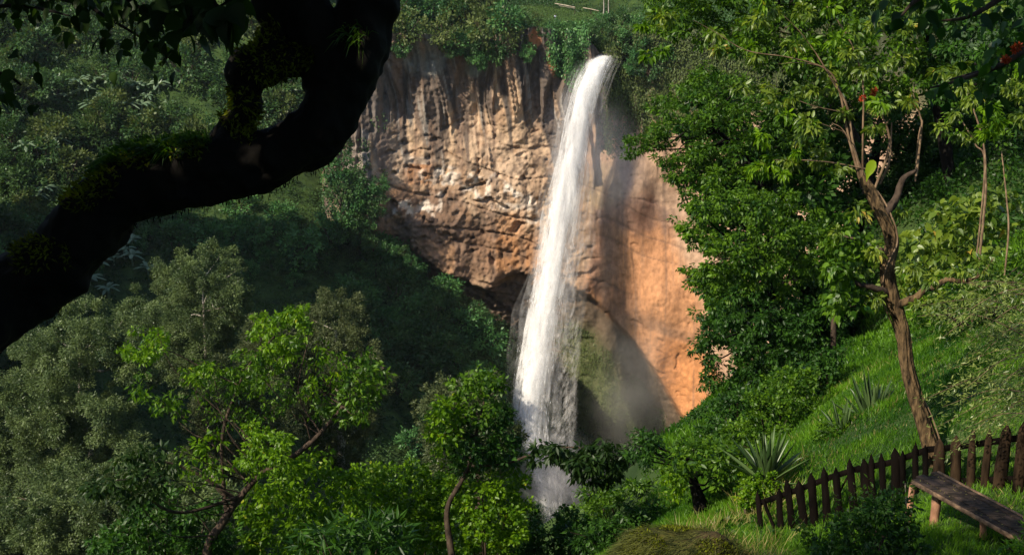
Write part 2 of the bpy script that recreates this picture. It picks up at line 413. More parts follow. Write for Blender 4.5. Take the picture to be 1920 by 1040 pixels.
# rock colours: bands, stains, deposits of the rock and some painted shade, laid out in plan metres through the projection of each spot
pxx, pyy, _ = proj(CV)
def cblob(cx, cy, rx, ry, ang=0, nz_=.5, fr=.25, seed=0.):
    a = math.radians(ang); dx, dy = pxx - cx, pyy - cy
    q = ((dx * math.cos(a) + dy * math.sin(a)) / rx) ** 2 + ((-dx * math.sin(a) + dy * math.cos(a)) / ry) ** 2
    return sst(1.25, .55, q + nz_ * fbm(X * fr, zz * fr, seed, 4))
col = np.zeros(X.shape + (3,)) + np.array([.50, .355, .24])
def lay(c, m):
    global col
    col = col * (1 - m[..., None]) + np.array(c) * m[..., None]
n_a = fbm(X * .12, zz * .12, 21., 5); n_b = fbm(X * .5, zz * .5, 31., 4); n_c = fbm(X * 1.4, zz * .9, 41., 3)
lay((.52, .38, .275), sst(-.2, .7, n_a) * .8)
lay((.30, .17, .095), sst(.15, .8, n_b) * .55)
# pink-orange wall right of the falls
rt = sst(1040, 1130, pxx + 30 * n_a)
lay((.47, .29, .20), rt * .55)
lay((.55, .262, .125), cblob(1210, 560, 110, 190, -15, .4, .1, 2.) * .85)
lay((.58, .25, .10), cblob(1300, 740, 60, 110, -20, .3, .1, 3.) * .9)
lay((.29, .19, .155), cblob(1128, 470, 26, 95, 0, .4, .2, 4.) * .55)  # painted shadow band of the falls on the wall
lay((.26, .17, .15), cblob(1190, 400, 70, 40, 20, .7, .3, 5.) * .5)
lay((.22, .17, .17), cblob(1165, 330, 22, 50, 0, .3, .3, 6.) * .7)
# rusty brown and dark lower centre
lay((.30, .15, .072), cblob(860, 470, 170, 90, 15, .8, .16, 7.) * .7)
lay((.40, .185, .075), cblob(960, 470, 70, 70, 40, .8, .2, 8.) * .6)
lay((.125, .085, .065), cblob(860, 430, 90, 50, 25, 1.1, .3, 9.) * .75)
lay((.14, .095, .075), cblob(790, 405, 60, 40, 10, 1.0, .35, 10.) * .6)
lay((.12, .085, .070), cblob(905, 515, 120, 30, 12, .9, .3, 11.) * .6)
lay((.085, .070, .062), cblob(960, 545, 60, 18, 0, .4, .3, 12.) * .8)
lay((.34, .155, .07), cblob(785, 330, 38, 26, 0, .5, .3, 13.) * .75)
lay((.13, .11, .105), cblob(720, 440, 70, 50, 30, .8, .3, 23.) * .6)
# whitish mineral deposit
wd = np.maximum(cblob(870, 338, 90, 22, 14, 1.0, .4, 14.), np.maximum(cblob(960, 375, 60, 26, 30, 1.1, .5, 15.), cblob(815, 385, 60, 20, -10, 1.2, .5, 16.)))
lay((.80, .70, .61), wd * sst(-.35, .30, fbm(X * .8, zz * .8, 51., 4)) * .95)
lay((.60, .50, .42), cblob(790, 300, 30, 8, 0, .6, .5, 24.) * .7)
lay((.46, .35, .21), cblob(1135, 345, 45, 50, 10, .5, .2, 17.) * .6)
# grey-brown basalt above; its spiky streaks also paint the rim's shadow
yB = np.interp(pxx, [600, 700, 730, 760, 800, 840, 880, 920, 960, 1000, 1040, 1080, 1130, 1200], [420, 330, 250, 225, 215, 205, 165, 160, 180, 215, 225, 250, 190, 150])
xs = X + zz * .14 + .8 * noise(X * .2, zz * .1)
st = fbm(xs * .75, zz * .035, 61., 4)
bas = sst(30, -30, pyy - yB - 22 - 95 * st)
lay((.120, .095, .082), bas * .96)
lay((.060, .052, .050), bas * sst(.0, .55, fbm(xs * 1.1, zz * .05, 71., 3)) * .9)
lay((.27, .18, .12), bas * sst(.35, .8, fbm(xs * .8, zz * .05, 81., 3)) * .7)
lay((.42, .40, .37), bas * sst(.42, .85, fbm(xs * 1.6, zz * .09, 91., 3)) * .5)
lay((.23, .235, .22), cblob(808, 100, 42, 50, 0, .5, .3, 18.) * .75)
lay((.30, .32, .26), cblob(888, 125, 14, 22, 0, .5, .5, 19.) * .8)
lay((.52, .215, .10), np.maximum(cblob(1003, 74, 12, 22, 0, .6, .4, 20.), cblob(1035, 115, 9, 26, -10, .6, .4, 21.)) * .85)
lay((.17, .15, .14), cblob(715, 210, 26, 110, -6, .6, .2, 22.) * .65)
lay((.30, .28, .27), cblob(675, 300, 26, 50, 0, .9, .5, 25.) * .6)
stw = fbm(X * .55, zz * .02, 101., 3) ; lay((.30, .19, .13), sst(.2, .75, stw) * .5); lay((.20, .14, .11), sst(.45, .9, fbm(X * 1.3, zz * .03, 121., 3)) * .45)
# thin dark water streaks and ledge lines
lay((.17, .11, .08), sst(.10, .0, np.abs(noise((zz + X * .28 + 2 * noise(X * .1, zz * .1)) * .22, X * .03, 6.))) * sst(-18, -30, zz) * .5)
lay((.10, .07, .055), sst(.25, .7, fbm(X * .5, zz * .7, 12., 4)) * sst(-18, -30, zz) * .55 * (1 - .7 * sst(8, 20, X)))
# brown below the lower edge; moss under the arch, darkened for its shade
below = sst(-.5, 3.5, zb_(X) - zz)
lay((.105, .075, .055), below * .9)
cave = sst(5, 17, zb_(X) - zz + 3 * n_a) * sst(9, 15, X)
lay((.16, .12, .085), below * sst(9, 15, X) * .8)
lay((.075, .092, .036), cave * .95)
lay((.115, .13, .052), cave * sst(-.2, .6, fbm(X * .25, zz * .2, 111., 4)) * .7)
# green wall right of the lip
gw = sst(1125, 1150, pxx) * sst(250, 190, pyy + 25 * n_b)
lay((.055, .075, .028), gw * .8)
col = np.clip(col * np.array([.90, .89, .85]) * (1 + .10 * n_c[..., None]), .01, .9)

def cliff_mat():
    m, n, l = mat('cliff_rock')
    at = N(n, 'Attribute'); at.attribute_name = 'rock'
    g = N(n, 'NewGeometry')
    mp = N(n, 'Mapping'); mp.inputs['Scale'].default_value = (1, 1, .55); l.new(g.outputs['Position'], mp.inputs[0])
    t = N(n, 'TexNoise'); t.inputs['Scale'].default_value = 1.1; t.inputs['Detail'].default_value = 12; t.inputs['Roughness'].default_value = .68; l.new(mp.outputs[0], t.inputs['Vector'])
    r = N(n, 'MapRange'); r.inputs[1].default_value = .3; r.inputs[2].default_value = .7; r.inputs[3].default_value = .70; r.inputs[4].default_value = 1.32; l.new(t.outputs[0], r.inputs[0])
    mm = N(n, 'VectorMath', operation='SCALE'); l.new(at.outputs['Vector'], mm.inputs[0]); l.new(r.outputs[0], mm.inputs['Scale'])
    p = N(n, 'BsdfPrincipled'); p.inputs['Roughness'].default_value = .92; p.inputs['Specular IOR Level'].default_value = .25; l.new(mm.outputs[0], p.inputs['Base Color'])
    b = N(n, 'Bump'); b.inputs['Strength'].default_value = 1.; b.inputs['Distance'].default_value = .38; l.new(t.outputs[0], b.inputs['Height'])
    ab = N(n, 'Attribute'); ab.attribute_name = 'bmp'; l.new(ab.outputs['Fac'], b.inputs['Strength'])
    v = N(n, 'TexVoronoi'); v.inputs['Scale'].default_value = .9; v.feature = 'DISTANCE_TO_EDGE'
    nv = mixc(n, l, .12, g.outputs['Position'], t.outputs['Color'], 'ADD'); l.new(nv, v.inputs['Vector'])
    rv = N(n, 'MapRange'); rv.inputs[2].default_value = .05; l.new(v.outputs[0], rv.inputs[0])
    b2 = N(n, 'Bump'); b2.inputs['Strength'].default_value = .12; b2.inputs['Distance'].default_value = .25; l.new(rv.outputs[0], b2.inputs['Height']); l.new(b.outputs[0], b2.inputs['Normal'])
    l.new(b2.outputs[0], p.inputs['Normal'])
    o = N(n, 'OutputMaterial'); l.new(p.outputs[0], o.inputs[0]); return m
M['cliff'] = cliff_mat()
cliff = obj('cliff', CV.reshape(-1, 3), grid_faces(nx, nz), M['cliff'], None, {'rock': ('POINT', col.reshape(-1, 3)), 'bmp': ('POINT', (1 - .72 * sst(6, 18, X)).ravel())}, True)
tag(cliff, 'tall brown and orange rock cliff wall behind the falls', None, None, 'structure')

# plateau on top of the cliff, its forest slope behind
def plat_z(x, y):
    s = np.maximum(y - plan(x), -5)
    z = zr_(x) + np.where(s > 0, 0, 0)
    flat = -5.6 + s * .085 + 1.0 * fbm(x * .05, y * .05, 5., 3) * sst(4, 25, s)
    ch = np.exp(-((x - 19.5 - s * .12) / 2.6) ** 2)
    z = z * (1 - sst(0, 8, s)) + flat * sst(0, 8, s)
    z = z - 3.2 * ch * sst(0, 5, s) * (1 - sst(60, 90, s))
    return z + np.maximum(s - 62, 0) * .55 + np.maximum(-x - 22, 0) * .12 * sst(5, 25, s)
a, b = 260, 200
X2, S2 = np.meshgrid(np.linspace(-44, 160, a), np.linspace(0, 1, b) ** 1.6 * 190)
Y2 = cliff_y(np.clip(X2, -66, 78), zr_(X2)) + S2 - .15
Z2 = plat_z(X2, Y2) - .02; Z2[0] = zr_(X2[0]) - .05
tag(obj('plateau', np.stack([X2, Y2, Z2], -1).reshape(-1, 3), grid_faces(a, b), M['ground'], None, None, True), 'green plateau above the cliff', None, None, 'structure')

def G(x, y):
    z = G0(x, y)
    # behind the rock face the valley floor stays low
    cyb = plan(np.clip(x, -66, 78)) + 3
    k = sst(0, 5, y - cyb) * sst(-41, -37, x)
    z = z * (1 - k) + np.minimum(z, -98) * k
    return z
def Gr(x, y):        # with the bumps of the ground itself
    s = sst(55, 110, y)
    return G(x, y) + s * (1.3 * fbm(x * .07, y * .07, 2., 4) + 3.6 * fbm(x * .028 + .02 * y, y * .02, 6., 2) * sst(-30, -60, x)) + (1 - s) * .10 * fbm(x * .5, y * .5, 3., 3) * sst(3, 10, y)
gx, gy = 330, 300
X3, Y3 = np.meshgrid(np.linspace(-60, 70, gx), np.linspace(-12, 80, gy))
tag(obj('hillside', np.stack([X3, Y3, Gr(X3, Y3)], -1).reshape(-1, 3), grid_faces(gx, gy), M['ground'], None, None, True), 'grassy near hillside falling into the gorge', None, None, 'structure')
gx, gy = 360, 300
X4, Y4 = np.meshgrid(np.linspace(-260, 170, gx), np.linspace(80, 420, gy))
Z4 = Gr(X4, Y4)
tag(obj('valley_slope', np.stack([X4, Y4, Z4], -1).reshape(-1, 3), grid_faces(gx, gy), M['ground'], None, None, True), 'overgrown valley slope across the gorge', None, None, 'structure')
# outer ground so that nothing ends in the void
X5, Y5 = np.meshgrid(np.linspace(-1500, 1500, 60), np.linspace(-1200, 1800, 60))
Z5 = -125 + 150 * sst(350, 1300, np.hypot(X5, Y5 - 100)) + 20 * fbm(X5 * .004, Y5 * .004, 1., 3)
tag(obj('terrain', np.stack([X5, Y5, Z5], -1).reshape(-1, 3), grid_faces(60, 60), M['ground'], None, None, True), 'far terrain around the gorge', None, None, 'structure')

# unseen spur of the left hill, its crest shaped to shade the gorge
bpts = []
for px, py, d, t in ((-150,430,214,30),(150,425,216,55),(450,425,216,78),(620,440,222,95),(700,455,225,112),(780,520,226,120),(890,600,214,132),(945,760,206,142),(1000,1000,206,152),(1060,1080,206,164),(1200,1010,214,180)):
    bpts.append(P(px, py, d) + SUN * t)
bpts = spline(np.array(bpts), 6); bpts[:, 2] += 1.2 * fbm(np.arange(len(bpts)) * .35, 3., 0, 3)
tdir = unit(np.gradient(bpts, axis=0)); side = unit(np.cross(tdir, [0, 0, 1.])); 
if (side[:, 0].mean() > 0): side = -side
rows = []
for off, dz in ((6, -60), (3, -16), (0, 0), (-12, -9), (-45, -40), (-80, -100)):
    r_ = bpts - side * off; r_ = np.column_stack([r_[:, :2], bpts[:, 2] + dz]); rows.append(r_)
V6 = np.stack(rows, 0); tag(obj('shade_ridge', V6.reshape(-1, 3), grid_faces(V6.shape[1], len(rows)), M['ground'], None, None, True), 'unseen spur on the left shaped to shade the gorge', None, None, 'structure')

# ================================================================== WATERFALL
def water_mat(name, alpha_lo, alpha_hi, scale=(1.2, 1.2, .10), alb=.95, fade=None):
    m, n, l = mat(name)
    g = N(n, 'TexCoord')
    mp = N(n, 'Mapping'); mp.inputs['Scale'].default_value = scale; l.new(g.outputs['Object'], mp.inputs[0])
    t = N(n, 'TexNoise'); t.inputs['Scale'].default_value = 1.; t.inputs['Detail'].default_value = 9; t.inputs['Roughness'].default_value = .65; l.new(mp.outputs[0], t.inputs['Vector'])
    d = N(n, 'BsdfDiffuse'); d.inputs[0].default_value = (alb, alb, alb * 1.0, 1)
    tl = N(n, 'BsdfTranslucent'); tl.inputs[0].default_value = (alb, alb, alb, 1)
    mx = N(n, 'MixShader'); mx.inputs[0].default_value = .5; l.new(d.outputs[0], mx.inputs[1]); l.new(tl.outputs[0], mx.inputs[2])
    b = N(n, 'Bump'); b.inputs['Strength'].default_value = .10; b.inputs['Distance'].default_value = .4; l.new(t.outputs[0], b.inputs['Height']); l.new(b.outputs[0], d.inputs['Normal'])
    at = N(n, 'Attribute'); at.attribute_name = 'dens'
    r = N(n, 'MapRange'); r.inputs[1].default_value = .35; r.inputs[2].default_value = .65; r.inputs[3].default_value = alpha_lo; r.inputs[4].default_value = alpha_hi; l.new(t.outputs[0], r.inputs[0])
    mu = N(n, 'Math', operation='MULTIPLY'); mu.use_clamp = True; l.new(r.outputs[0], mu.inputs[0]); l.new(at.outputs['Fac'], mu.inputs[1])
    tr = N(n, 'BsdfTransparent')
    m2 = N(n, 'MixShader'); l.new(mu.outputs[0], m2.inputs[0]); l.new(tr.outputs[0], m2.inputs[1]); l.new(mx.outputs[0], m2.inputs[2])
    o = N(n, 'OutputMaterial'); l.new(m2.outputs[0], o.inputs[0]); return m
M['w_core'] = water_mat('falling_water', .92, 1.1, (.9, .9, .2))
M['w_shell'] = water_mat('water_spray_veil', -.10, .55, (.55, .55, .07))
M['w_thin'] = water_mat('thin_water_strands', -.4, .55, (1.1, 1.1, .035))
WP = np.array([(1142,95,7,231),(1136,99,15,228.5),(1126,112,24,225),(1110,140,27,222.5),(1093,190,28,221.5),(1080,250,29,221),(1070,310,31,220.5),(1055,390,34,220),(1041,470,36,219.5),(1026,550,38,217.5),(1011,630,41,215.5),(998,710,44,212.5),(990,790,46,209.5),(994,850,48,207),(1008,915,50,204),(1020,985,50,201)], float)
wc = P(WP[:, 0], WP[:, 1], WP[:, 3]); wr = WP[:, 2] * WP[:, 3] / F * np.interp(WP[:, 1], [95, 140, 300, 550, 700, 900], [1., .92, .84, .80, .72, .68])
wroot = empty('waterfall', wc[-1], 'tall white waterfall plunging from the cliff rim into the gorge', 'waterfall')
pr = spline(np.column_stack([wc, wr]), 22)
seg = 72; K = len(pr); ang = np.linspace(0, 2 * np.pi, seg + 1)
def water_tube(scale, thick, rough_, densf, fr, seed, dxr=0):
    c = pr[:, None, :3]; r = pr[:, None, 3] * scale
    # running distance keeps the noise falling with the water
    s = np.concatenate([[0], np.cumsum(np.linalg.norm(np.diff(pr[:, :3], axis=0), axis=1))])[:, None]
    nn = fbm(np.cos(ang)[None] * fr + seed, np.sin(ang)[None] * fr, s * .05, 4)
    rr = r * (1 + rough_ * nn * (.35 + .65 * sst(0, 40, s)))
    V = np.stack([c[..., 0] + rr * np.cos(ang)[None] + dxr * sst(10, 60, s), c[..., 1] + rr * thick * np.sin(ang)[None], c[..., 2] + 0 * rr], -1)
    dens = densf(s, ang[None]) + 0 * rr
    return V, dens
V, dn = water_tube(.56, .7, .08, lambda s, a: (1.0 - .35 * sst(80, 100, s)) + 0 * a, 2.2, 3.)
obj('water_column', (V - wc[-1]).reshape(-1, 3), grid_faces(seg + 1, K), M['w_core'], wroot, {'dens': ('POINT', dn.ravel())}, True)
for q, (sc_, ro, sd_, de, dx) in enumerate(((.68, .10, 5., 1.5, 0), (.80, .13, 7., 1.25, .1), (.93, .16, 11., .95, .2), (1.08, .22, 23., .6, .3), (1.32, .28, 37., .28, .7), (1.75, .3, 53., .11, 1.5))):
    V, dn = water_tube(sc_, .8, ro, lambda s, a: de * (sst(2, 14, s) if de < 1 else sst(-1, 3, s)) * (1 - .15 * sst(80, 98, s)) + 0 * a, 3., sd_, dx)
    obj('spray_veil', (V - wc[-1]).reshape(-1, 3), grid_faces(seg + 1, K), M['w_shell'], wroot, {'dens': ('POINT', dn.ravel())}, True)
# thin strands blown to the right, and the far veil over the arch
def curtain(path, name, de, fadein=.12, fadeout=.3):
    p = np.array(path, float); c = P(p[:, 0], p[:, 1], p[:, 3]); pp = spline(np.column_stack([c, p[:, 2] * p[:, 3] / F]), 14)
    u = np.linspace(-1, 1, 40)[None]; K = len(pp); t = np.linspace(0, 1, K)[:, None]
    V = np.stack([pp[:, None, 0] + pp[:, None, 3] * u, pp[:, None, 1] + 1.2 * np.sin(u * 3 + t * 5) + 1.2 * (1 - u ** 2) * 1., pp[:, None, 2] + 0 * u], -1)
    Vb = V.copy(); Vb[..., 1] += 2.4 * (1 - u ** 2) + .1
    dens = de * sst(0, fadein, t) * sst(1, 1 - fadeout, t) * (1 - np.abs(u) ** 3)
    bagV = np.concatenate([V.reshape(-1, 3), Vb.reshape(-1, 3)]); f = grid_faces(40, K)
    obj(name, bagV - wc[-1], np.concatenate([f, f + K * 40]), M['w_thin'], wroot, {'dens': ('POINT', np.concatenate([dens.ravel(), dens.ravel()]))}, True)
curtain([(1092,290,22,221),(1090,370,26,221),(1078,470,30,220),(1066,560,32,220)], 'drifting_veil', .55)
curtain([(1072,520,12,216),(1066,600,22,214),(1056,700,32,211),(1046,800,38,208),(1040,900,40,204),(1042,960,38,202)], 'drifting_veil', .5, .1, .25)
curtain([(1034,840,46,206),(1034,910,56,203),(1040,970,60,200)], 'drifting_veil', .45, .3, .3)
# falling drops and torn strands round the column
nd = 3600; t = RNG.uniform(0.03, .985, nd) * (K - 1); i0 = t.astype(int); fr_ = (t - i0)[:, None]
pc = pr[i0] * (1 - fr_) + pr[np.minimum(i0 + 1, K - 1)] * fr_
tn = unit(np.gradient(pr[:, :3], axis=0))[i0]
a_ = RNG.uniform(0, 2 * np.pi, nd); e_ = .82 + np.abs(RNG.normal(0, .16, nd)) * (.3 + t / K * 1.1); right = (np.cos(a_) > .2)
e_ = np.where(right, e_ + RNG.exponential(.09, nd) * (t / K), e_)
pos = pc[:, :3] + np.stack([np.cos(a_) * e_ * pc[:, 3], np.sin(a_) * e_ * pc[:, 3] * .8, 0 * a_], -1)
Ld = RNG.uniform(.25, 1.3, nd) * (.5 + t / K); bag = Bag()
leaf_quads(pos, tn + RNG.normal(0, .05, (nd, 3)), np.tile([0, -1., 0], (nd, 1)) + RNG.normal(0, .3, (nd, 3)), Ld, RNG.uniform(.04, .12, nd), 0, bag)
m, n_, l_ = mat('water_drops'); d_ = N(n_, 'BsdfDiffuse'); d_.inputs[0].default_value = (.85, .86, .88, 1); o_ = N(n_, 'OutputMaterial')
tr_ = N(n_, 'BsdfTransparent'); mx_ = N(n_, 'MixShader'); mx_.inputs[0].default_value = .45; l_.new(tr_.outputs[0], mx_.inputs[1]); l_.new(d_.outputs[0], mx_.inputs[2]); l_.new(mx_.outputs[0], o_.inputs[0])
tag(bag.build('water_drops', m, wroot, wc[-1]), None, None, None, 'stuff')

# mist
def mist(px, py, d, rx, ry, dep, dens, label, colr=(.93, .94, 1.0), tilt=0.):
    c = P(px, py, d); sx, sz = rx * d / F, ry * d / F
    th = np.linspace(0, np.pi, 17)[:, None]; ph = np.linspace(0, 2 * np.pi, 29)[None]
    V = np.stack([np.sin(th) * np.cos(ph) * sx, np.sin(th) * np.sin(ph) * dep, np.cos(th) * sz + 0 * ph], -1)
    V[..., 0] += tilt * V[..., 2]
    m, n, l = mat('mist'); tc = N(n, 'TexCoord')
    t = N(n, 'TexNoise'); t.inputs['Scale'].default_value = .13; t.inputs['Detail'].default_value = 3; l.new(tc.outputs['Object'], t.inputs['Vector'])
    # falls off towards the rim of the cloud
    mp = N(n, 'Mapping'); mp.inputs['Scale'].default_value = (1 / sx, 1 / dep, 1 / sz)
    sh = N(n, 'CombineXYZ'); sx_ = N(n, 'SeparateXYZ'); l.new(tc.outputs['Object'], sx_.inputs[0])
    mu0 = N(n, 'Math', operation='MULTIPLY_ADD'); l.new(sx_.outputs[2], mu0.inputs[0]); mu0.inputs[1].default_value = -tilt; l.new(sx_.outputs[0], mu0.inputs[2])
    l.new(mu0.outputs[0], sh.inputs[0]); l.new(sx_.outputs[1], sh.inputs[1]); l.new(sx_.outputs[2], sh.inputs[2]); l.new(sh.outputs[0], mp.inputs[0])
    ln = N(n, 'VectorMath', operation='LENGTH'); l.new(mp.outputs[0], ln.inputs[0])
    r = N(n, 'MapRange', interpolation_type='SMOOTHSTEP'); r.inputs[1].default_value = 1.; r.inputs[2].default_value = .1; l.new(ln.outputs['Value'], r.inputs[0])
    r2 = N(n, 'MapRange'); r2.inputs[1].default_value = .35; r2.inputs[2].default_value = .7; r2.inputs[4].default_value = dens * 1.6; r2.inputs[3].default_value = dens * .3; l.new(t.outputs[0], r2.inputs[0])
    mu = N(n, 'Math', operation='MULTIPLY'); l.new(r.outputs[0], mu.inputs[0]); l.new(r2.outputs[0], mu.inputs[1])
    v = N(n, 'VolumePrincipled'); v.inputs['Color'].default_value = (*colr, 1); v.inputs['Anisotropy'].default_value = .1; l.new(mu.outputs[0], v.inputs['Density'])
    o = N(n, 'OutputMaterial'); l.new(v.outputs[0], o.inputs['Volume'])
    ob = obj('mist', V.reshape(-1, 3), grid_faces(29, 17)[:, ::-1], m, None, None, True); ob.location = tuple(c)
    me = ob.data
    tag(ob, label, 'mist', None, 'stuff'); return ob
mist(1110,300,221,125,150,6, .075, 'bluish spray drifting beside the upper part of the waterfall', (.86,.88,1.), -.15)
mist(1085,480,226,90,170,5, .03, 'thin spray beside the middle of the waterfall', (.95,.93,.95), -.2)
mist(1030,900,202,125,120,9, .08, 'grey spray at the foot of the waterfall', (.90,.90,1.))
mist(1190,720,214,105,200,5, .065, 'faint spray drifting under the rock arch', (.95,.92,.85), .12)

# ================================================================== FAR VEGETATION
def pick_in(poly, n):
    poly = np.array(poly, float); out = []
    lo, hi = poly.min(0), poly.max(0)
    while len(out) < n:
        q = RNG.uniform(lo, hi, (n * 3, 2)); out += list(q[inside(poly, q)])
    return np.array(out[:n])
def inside(poly, q):
    poly = np.asarray(poly, float); c = np.zeros(len(q), bool); j = len(poly) - 1
    for i in range(len(poly)):
        xi, yi = poly[i]; xj, yj = poly[j]
        cr = ((yi > q[:, 1]) != (yj > q[:, 1])) & (q[:, 0] < (xj - xi) * (q[:, 1] - yi) / (yj - yi + 1e-12) + xi)
        c ^= cr; j = i
    return c
def hit(px, py, d0=100., d1=300., step=1.5, fn=None):
    """where the ray through a photo pixel meets the ground"""
    d = np.arange(d0, d1, step); p = P(np.full(len(d), px), np.full(len(d), py), d)
    g = (fn or Gr)(p[:, 0], p[:, 1]); k = np.argmax(p[:, 2] < g)
    return p[k] if p[k, 2] < g[k] else p[-1]

# bushy ground cover of the slopes (nobody could count it)
def cover_bag(xy, zf, nl, rlo, rhi, L, W, squash=.8, tone=None):
    n = len(xy); R = RNG.uniform(rlo, rhi, n); g = fbm(xy[:, 0] * .05, xy[:, 1] * .05, 8., 3); R = R * (1 + .5 * g)
    z = zf(xy[:, 0], xy[:, 1])
    k = np.repeat(np.arange(n), nl); u = rand_unit(len(k)); u[:, 2] = np.abs(u[:, 2]) * .9
    c = np.column_stack([xy, z])
    pos = c[k] + u * R[k][:, None] * [1, 1, squash] * RNG.uniform(.75, 1.05, (len(k), 1))
    t = np.clip(.5 + .6 * g + RNG.normal(0, .22, n), 0, 1)
    bag = Bag()
    s = RNG.uniform(.6, 1.3, len(k))
    leaf_quads(pos, u + RNG.normal(0, .6, (len(k), 3)) - [0, 0, .3], u + RNG.normal(0, .5, (len(k), 3)) + [0, 0, .5], L * s, W * s, np.clip(t[k] * .7 + RNG.uniform(0, .3, len(k)), 0, 1), bag)
    return bag
n = 15000
xy = np.column_stack([RNG.uniform(-150, 36, n), RNG.uniform(120, 285, n)])
ok = (xy[:, 1] < plan(xy[:, 0]) + 2) | (xy[:, 0] < -40)
ok &= np.abs(xy[:, 0]) < xy[:, 1] * .52 + 6
xy = xy[ok]
tag(cover_bag(xy, Gr, 34, .6, 1.9, .42, .24, 1.0).build('undergrowth', M['cover'], None), 'dense leafy undergrowth covering the shaded valley slopes', 'undergrowth', None, 'stuff')
xy = np.column_stack([RNG.uniform(-42, 70, 2600), RNG.uniform(0, 1, 2600)]); yy = plan(xy[:, 0]) + xy[:, 1] ** 1.3 * 95
lawn = (yy > plan(xy[:, 0]) + 8) & (yy < plan(xy[:, 0]) + 50) & (xy[:, 0] > 2) & (xy[:, 0] < 30)
xy = np.column_stack([xy[:, 0], yy])[~lawn]
tag(cover_bag(xy, plat_z, 40, .7, 2.3, .40, .24, 1.1).build('undergrowth', M['far_green'], None), 'low bushes over the plateau behind the cliff rim', 'undergrowth', None, 'stuff')

# green growth hanging on the rock itself
def on_cliff(n, x0, x1, z0, z1, maskf):
    x = RNG.uniform(x0, x1, n); z = RNG.uniform(z0, z1, n); y = cliff_y(x, z); p = np.column_stack([x, y, z])
    px, py, _ = proj(p); return p[maskf(px, py, x, z)]
def cling(pts, name, m, label, L, W, out=.6, nl=10, R=.9):
    k = np.repeat(np.arange(len(pts)), nl); g = rand_unit(len(k)) * R; g[:, 1] = -np.abs(g[:, 1]) * out
    b = Bag(); d = RNG.normal(0, .5, (len(k), 3)) + [0, -.4, -.9]; nr = RNG.normal(0, .45, (len(k), 3)) + [-.2, -.9, .5]
    tn = RNG.uniform(0, 1, len(pts)); s = RNG.uniform(.6, 1.3, len(k))
    leaf_quads(pts[k] + g, d, nr, L * s, W * s, np.clip(tn[k] * .65 + RNG.uniform(0, .35, len(k)), 0, 1), b)
    tag(b.build(name, m, None), label, 'climbing plants', None, 'stuff')
cling(on_cliff(5200, 16, 62, -40, -5, lambda px, py, x, z: (px > 1128 + 14 * noise(z * .3)) & (py < 262 - .12 * (px - 1150) + 40 * noise(x * .3, z * .1))),
      'hanging_vines', M['far_green2'], 'green vines covering the rock right of the waterfall lip', .6, .24)
cling(on_cliff(1500, 4, 20, -24, -5, lambda px, py, x, z: (px > 1030) & (px < 1100) & (py < 150 + (px - 1060) * .9 + 20 * noise(x, z * .3)) & (py < 190 - 0 * px)),
      'hanging_vines', M['talus_green'], 'green vines over the rim just left of the waterfall lip', .55, .26)
cling(on_cliff(6500, 8, 52, -105, -66, lambda px, py, x, z: (zb_(x) - z > 9 + 3 * noise(x * .3, z * .3))),
      'wall_moss', M['far_green2'], 'moss and ferns on the wet wall under the rock arch', .28, .14, .35, 9, .55)
cling(on_cliff(900, -40, -20, -48, -22, lambda px, py, x, z: (px < 722) & (noise(x * .4, z * .25, 5.) > .12)),
      'wall_ferns', M['far_green'], 'ferns clinging to the left buttress of the cliff', .45, .22, .5)

# bushes one can tell apart: prototypes share their meshes
def bush_proto(name, m, nl, L, W, lab, cat, group, squash=.85, sub=26, trunk=False, up=.6):
    r = empty(name, (0, 0, 0), lab, cat, group)
    b = Bag(); clump(b, (0, 0, .55 * squash + (1.0 if trunk else 0)), (1, 1, squash), nl, L, W, sub, .34, up, .3, hollow=.6)
    b.build('foliage' if not trunk else 'crown', m, r)
    s = Bag()
    if trunk:
        tube(s, [(0, 0, -.3), (.03, .02, .6), (-.02, 0, 1.5)], [.09, .07, .03], 6, 3)
    for k in range(4):
        a = k * 1.6 + RNG.uniform(0, 1); tube(s, [(0, 0, -.15 + (.9 if trunk else 0)), (.25 * math.cos(a), .25 * math.sin(a), .3 + (1.0 if trunk else 0)), (.6 * math.cos(a), .6 * math.sin(a), .8 + (.9 if trunk else 0))], [.04, .03, .01], 5, 3)
    s.build('stem' if not trunk else 'trunk', M['bark_mid'], r); return r
def scatter_copies(protos, pts, scales, label=None, group=None):
    first = {}
    for i, (p, s) in enumerate(zip(pts, scales)):
        q = protos[i % len(protos)]
        o = q if id(q) not in first else copy_tree(q)
        first[id(q)] = 1
        o.location = tuple(float(c) for c in p); o.rotation_euler = (0, 0, RNG.uniform(0, 6.28)); s = float(s)
        o.scale = (s * RNG.uniform(.85, 1.2), s * RNG.uniform(.85, 1.2), s * RNG.uniform(.9, 1.3))
        if label: o['label'] = label
        if group: o['group'] = group
# left hillside
LB = 'rounded green bush growing on the distant left hillside'
prs = [bush_proto('bush', M[k], 1500, .17, .09, LB, 'bush', 'bushes on the left hillside') for k in ('far_green', 'far_green2', 'cover', 'far_green')]
q = np.vstack([pick_in([(0,60),(300,70),(420,60),(560,90),(640,60),(620,300),(400,350),(200,420),(0,520)], 140), pick_in([(-80,20),(0,0),(560,0),(620,80),(0,90)], 22)])
pts = [hit(*a) for a in q]; scatter_copies(prs, [p + [0, 0, .3] for p in pts], RNG.uniform(1.6, 5.0, len(pts)))
TB = 'dark green bush on the shaded slope below the cliff'
prs = [bush_proto('bush', M[k], 1500, .16, .09, TB, 'bush', 'bushes on the shaded slope below the cliff') for k in ('talus_green', 'talus_green', 'far_green')]
q = pick_in([(0,430),(300,400),(660,420),(740,480),(820,545),(940,610),(960,760),(930,860),(760,860),(700,700),(560,560),(300,470),(100,560),(0,600)], 108)
